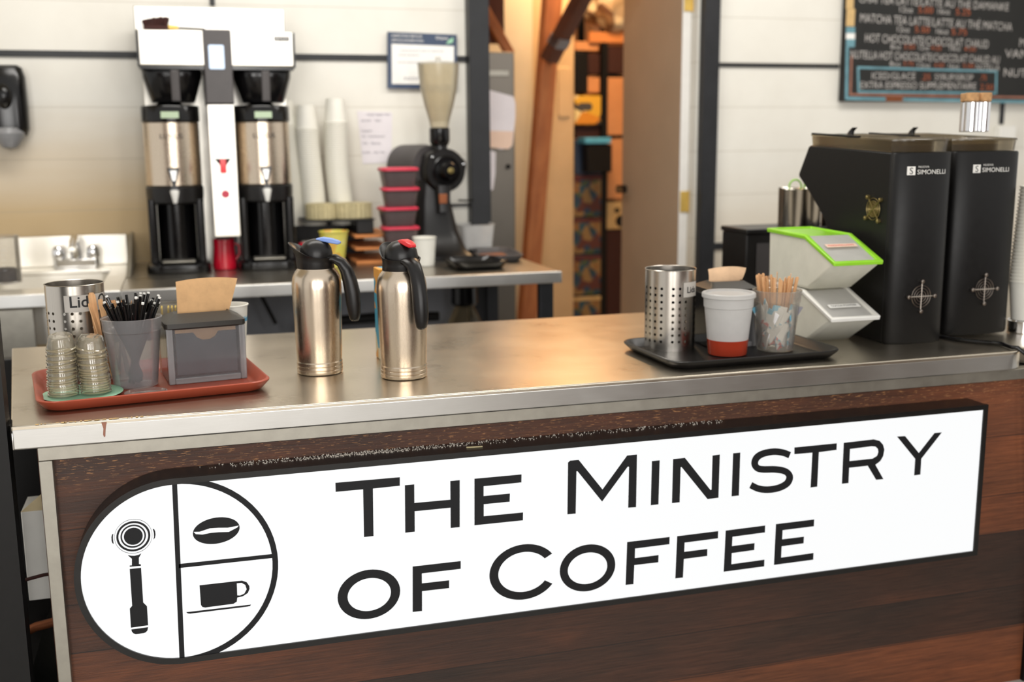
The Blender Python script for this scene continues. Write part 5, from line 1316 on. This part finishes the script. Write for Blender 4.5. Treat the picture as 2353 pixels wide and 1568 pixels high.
def hang(name, lab, pts, y, m_, curl=0.02):
    q = [XZ(a, b, y) for a, b in pts]; cx = sum(p[0] for p in q) / len(q); cz = sum(p[1] for p in q) / len(q)
    o = MB().prism([(x - cx, z - cz) for x, z in q], -0.0015, 0, 'y').build(name, m_, loc=(cx, y, cz)); return tag(o, lab, 'paper')
hang('pinned_paper', 'large curling paper stuck on the fridge, upper sheet', [(1090, 202), (1117, 205), (1150, 214), (1180, 222), (1184, 238), (1184, 270), (1181, 300), (1178, 330), (1170, 342), (1150, 344), (1120, 335), (1090, 330)], 5.298, 'lilac')
hang('pinned_paper', 'narrow pale paper stuck on the fridge below the large sheet', [(1090, 335), (1116, 342), (1139, 350), (1138, 400), (1133, 436), (1110, 442), (1090, 442)], 5.303, 'lilac')
hang('pinned_paper', 'peach lower page showing under the large curling fridge paper', [(1100, 300), (1180, 302), (1177, 335), (1168, 343), (1112, 338), (1100, 334)], 5.2945, 'peach')

def beam(name, lab, p0, p1, y0, y1, w_, dp, m_):
    a, b = Vector(ony(*p0, y0)), Vector(ony(*p1, y1)); d = (b - a); L_ = d.length; t = MB().loft([rrect(w_, dp, 0.008, z, 2) for z in (0, L_)])
    o = t.build(name, m_, loc=a); o.rotation_euler = d.to_track_quat('Z', 'X').to_euler()
    rot = d.to_track_quat('Z', 'Y').to_euler(); o.rotation_euler = rot; return tag(o, lab, 'beam')
a0 = ony(1213, 700, 6.3); a1 = ony(1268, 0, 6.3); k_ = (0 - a0.z) / (a1.z - a0.z); base = a0 + (a1 - a0) * k_; topp = a0 + (a1 - a0) * ((3.2 - a0.z) / (a1.z - a0.z))
d = topp - base; o = MB().loft([rrect(0.105, 0.1, 0.008, z, 2) for z in (0, d.length)]).build('leaning_timber_post', 'timber', loc=base); o.rotation_euler = d.to_track_quat('Z', 'Y').to_euler()
tag(o, 'reddish timber post leaning in the store room behind the doorway', 'post')
a0 = ony(1262, 138, 6.2); a1 = ony(1345, -20, 6.0); a2 = a0 + (a1 - a0) * 2.5; d = a2 - a0
o = MB().loft([rrect(0.11, 0.07, 0.008, z, 2) for z in (0, d.length)]).build('diagonal_brace', 'timberd', loc=a0); o.rotation_euler = d.to_track_quat('Z', 'Y').to_euler()
tag(o, 'dark diagonal timber brace joining the leaning post', 'beam')
br_ = MB(); a3 = a0 + (a1 - a0) * 0.28; br_.box(-0.055, -0.04, -0.03, 0.055, 0.04, 0.03); o = br_.build('steel_bracket', 'grey', loc=a3); o.rotation_euler = d.to_track_quat('Z', 'Y').to_euler(); tag(o, 'grey steel bracket on the dark diagonal brace', 'bracket')
struct(MB().box(1.0, 6.0, 2.02, 1.74, 6.08, 3.3), 'wall_storeroom_header', 'timberd')
a0 = ony(1115, 25, 5.9); a1 = ony(1172, 125, 5.9); d = a1 - a0
o = MB().loft([rrect(0.05, 0.05, 0.005, z, 2) for z in (-0.3, d.length)]).build('ceiling_batten', 'timber', loc=a0); o.rotation_euler = d.to_track_quat('Z', 'Y').to_euler(); tag(o, 'orange timber batten slanting above the fridge', 'batten')
# thermometer card hanging on the wall
a = ony(1298, 212, 6.6); o = MB().loft([[(x, -0.006, z) for x, z in rpoly(0.075, 0.30, 0.02)], [(x, 0, z) for x, z in rpoly(0.08, 0.31, 0.02)]]).build('wall_plaque', 'cream', loc=(a.x, 6.618, a.z)); tag(o, 'pale oblong plaque on the warm wall beside the timber post', 'plaque')

# black shelving frame with its goods
SY = 7.0
sh = thing('storage_shelving', 'black shelving frame seen through the doorway', 'shelves', (2.75, SY + 0.2, 0))
def X(px_, y=SY): return ony(px_, 400, y).x
def Z(py_, y=SY): return ony(1380, py_, y).z
for x in (X(1386), X(1460), X(1330) - 0.10):
    for y in (-0.2, 0.25): MB().box(x - 0.02 - 2.75, y - 0.02, 0, x + 0.02 - 2.75, y + 0.02, 2.35).build('upright', 'mblack', sh)
for py_, th in ((98, 0.05), (172, 0.02), (312, 0.02), (712, 0.02), (590, 0.02)):
    z = Z(py_); MB().box(X(1387) - 2.75, -0.19, z - th, X(1470) - 2.75, 0.26, z).build('shelf_board', 'orange_wood' if py_ == 98 else 'mblack', sh)
z = Z(98); MB().box(X(1350) - 2.75 , -0.225, z, X(1470) - 2.75, -0.19, Z(74)).build('shelf_edge', 'orange_wood', sh)
def crate(name, lab, cat, x0, x1, y0, y1, m_, dep=0.3, yf=SY, grp=None, bev=0.004, extra=None):
    a = (X(x0, yf), Z(y1, yf)); b = (X(x1, yf), Z(y0, yf))
    t = thing(name, lab, cat, ((a[0] + b[0]) / 2, yf + dep / 2, a[1]), 0, grp); w2 = (b[0] - a[0]) / 2
    MB().box(-w2, -dep / 2, 0, w2, dep / 2, b[1] - a[1]).build('box_body', m_, t, bevel=bev)
    return t, w2, b[1] - a[1]
crate('cardboard_box', 'peach cardboard box on the shelf above the brown carton', 'box', 1320, 1374, 96, 117, 'card', 0.25)
crate('black_box', 'black box on the top left shelf of the store room', 'box', 1322, 1350, 121, 213, 'mblack', 0.25)
crate('dark_crate', 'dark brown crate beside the black box in the store room', 'crate', 1351, 1377, 123, 170, 'brush', 0.25)
crate('dark_crate', 'dark crate under the plywood shelf at the top right', 'crate', 1394, 1442, 106, 168, 'brush', 0.25)
crate('cardboard_box', 'large plain peach cardboard box behind the open door', 'box', 1392, 1450, 178, 311, 'card', 0.3)
crate('cardboard_box', 'second peach cardboard box below the large one', 'box', 1396, 1450, 320, 458, 'card', 0.3)
crate('cardboard_box', 'small peach box behind the yellow food carton', 'box', 1350, 1377, 178, 213, 'card', 0.2)
t, w2, h = crate('yellow_carton', 'yellow food carton with dark oval label on the shelf', 'carton', 1320, 1380, 220, 286, 'ypack', 0.2, SY - 0.03)
MB().loft([[(x - 0.02, -0.1015 - dy, h * 0.62 + z) for x, z in rpoly(w2 * 1.1, 0.05, 0.024)] for dy in (0, 0.001)]).build('oval_label', 'dgrey', t)
crate('dark_basket', 'dark basket under the yellow food carton', 'basket', 1321, 1378, 288, 318, 'brush', 0.2)
for k, (y0, y1) in enumerate(((402, 497), (500, 582), (585, 676), (679, 760))):
    t, w2, h = crate('picture_carton', ('topmost', 'second from the top', 'third from the top', 'lowest visible')[k] + ' of the blue picture cartons stacked by the wall', 'carton', 1317, 1382, y0, y1, 'cereal', 0.25, SY - 0.02, 'picture cartons in a column')
    MB().box(-w2 - 0.001, -0.127, h - 0.03, w2 + 0.001, -0.1255, h - 0.004).build('red_stripe', 'darkred' if k < 3 else 'tan', t)
crate('blue_carton', 'blue carton on top of the picture cartons', 'carton', 1320, 1396, 320, 400, 'navy', 0.25, SY - 0.02)
crate('black_bin', 'black open bin in front of the blue carton', 'bin', 1350, 1406, 332, 396, 'mblack', 0.12, SY - 0.16)
t, w2, h = crate('teal_box_lid', 'teal lid lying on the black bin', 'lid', 1344, 1404, 316, 330, 'skyblue', 0.14, SY - 0.17)
t, w2, h = crate('cream_tin', 'cream tin with two dark round marks behind the door', 'tin', 1395, 1442, 466, 528, 'tan', 0.2)
for x, z, r in ((0.0, 0.7, 0.018), (0.03, 0.3, 0.04)): MB().cyl((x, -0.1005, h * z), (x, -0.103, h * z), r, n=20).build('round_mark', 'mblack', t)
crate('dark_cabinet', 'dark brown cabinet low behind the door', 'cabinet', 1396, 1446, 532, 740, 'brush', 0.35)
# crumpled bag on top
bg = MB(); n = 28; loops = []
import mathutils
for j in range(13):
    ph = PI * (j + 0.3) / 13.0; l = []
    for i in range(n):
        a = 2 * PI * i / n; p = Vector((math.cos(a) * math.sin(ph), math.sin(a) * math.sin(ph), -math.cos(ph)))
        r = 1 + 0.28 * mathutils.noise.noise(p * 3.1) + 0.12 * mathutils.noise.noise(p * 8)
        l.append((p.x * 0.2 * r, p.y * 0.15 * r, 0.17 + p.z * 0.17 * r))
    loops.append(l)
o = bg.loft(loops).build('crumpled_bag', 'bag', loc=(X(1402), SY + 0.02, Z(74) + 0.002), smooth=25, subsurf=1); tag(o, 'crumpled brown and white bag on the top shelf of the store room', 'bag')
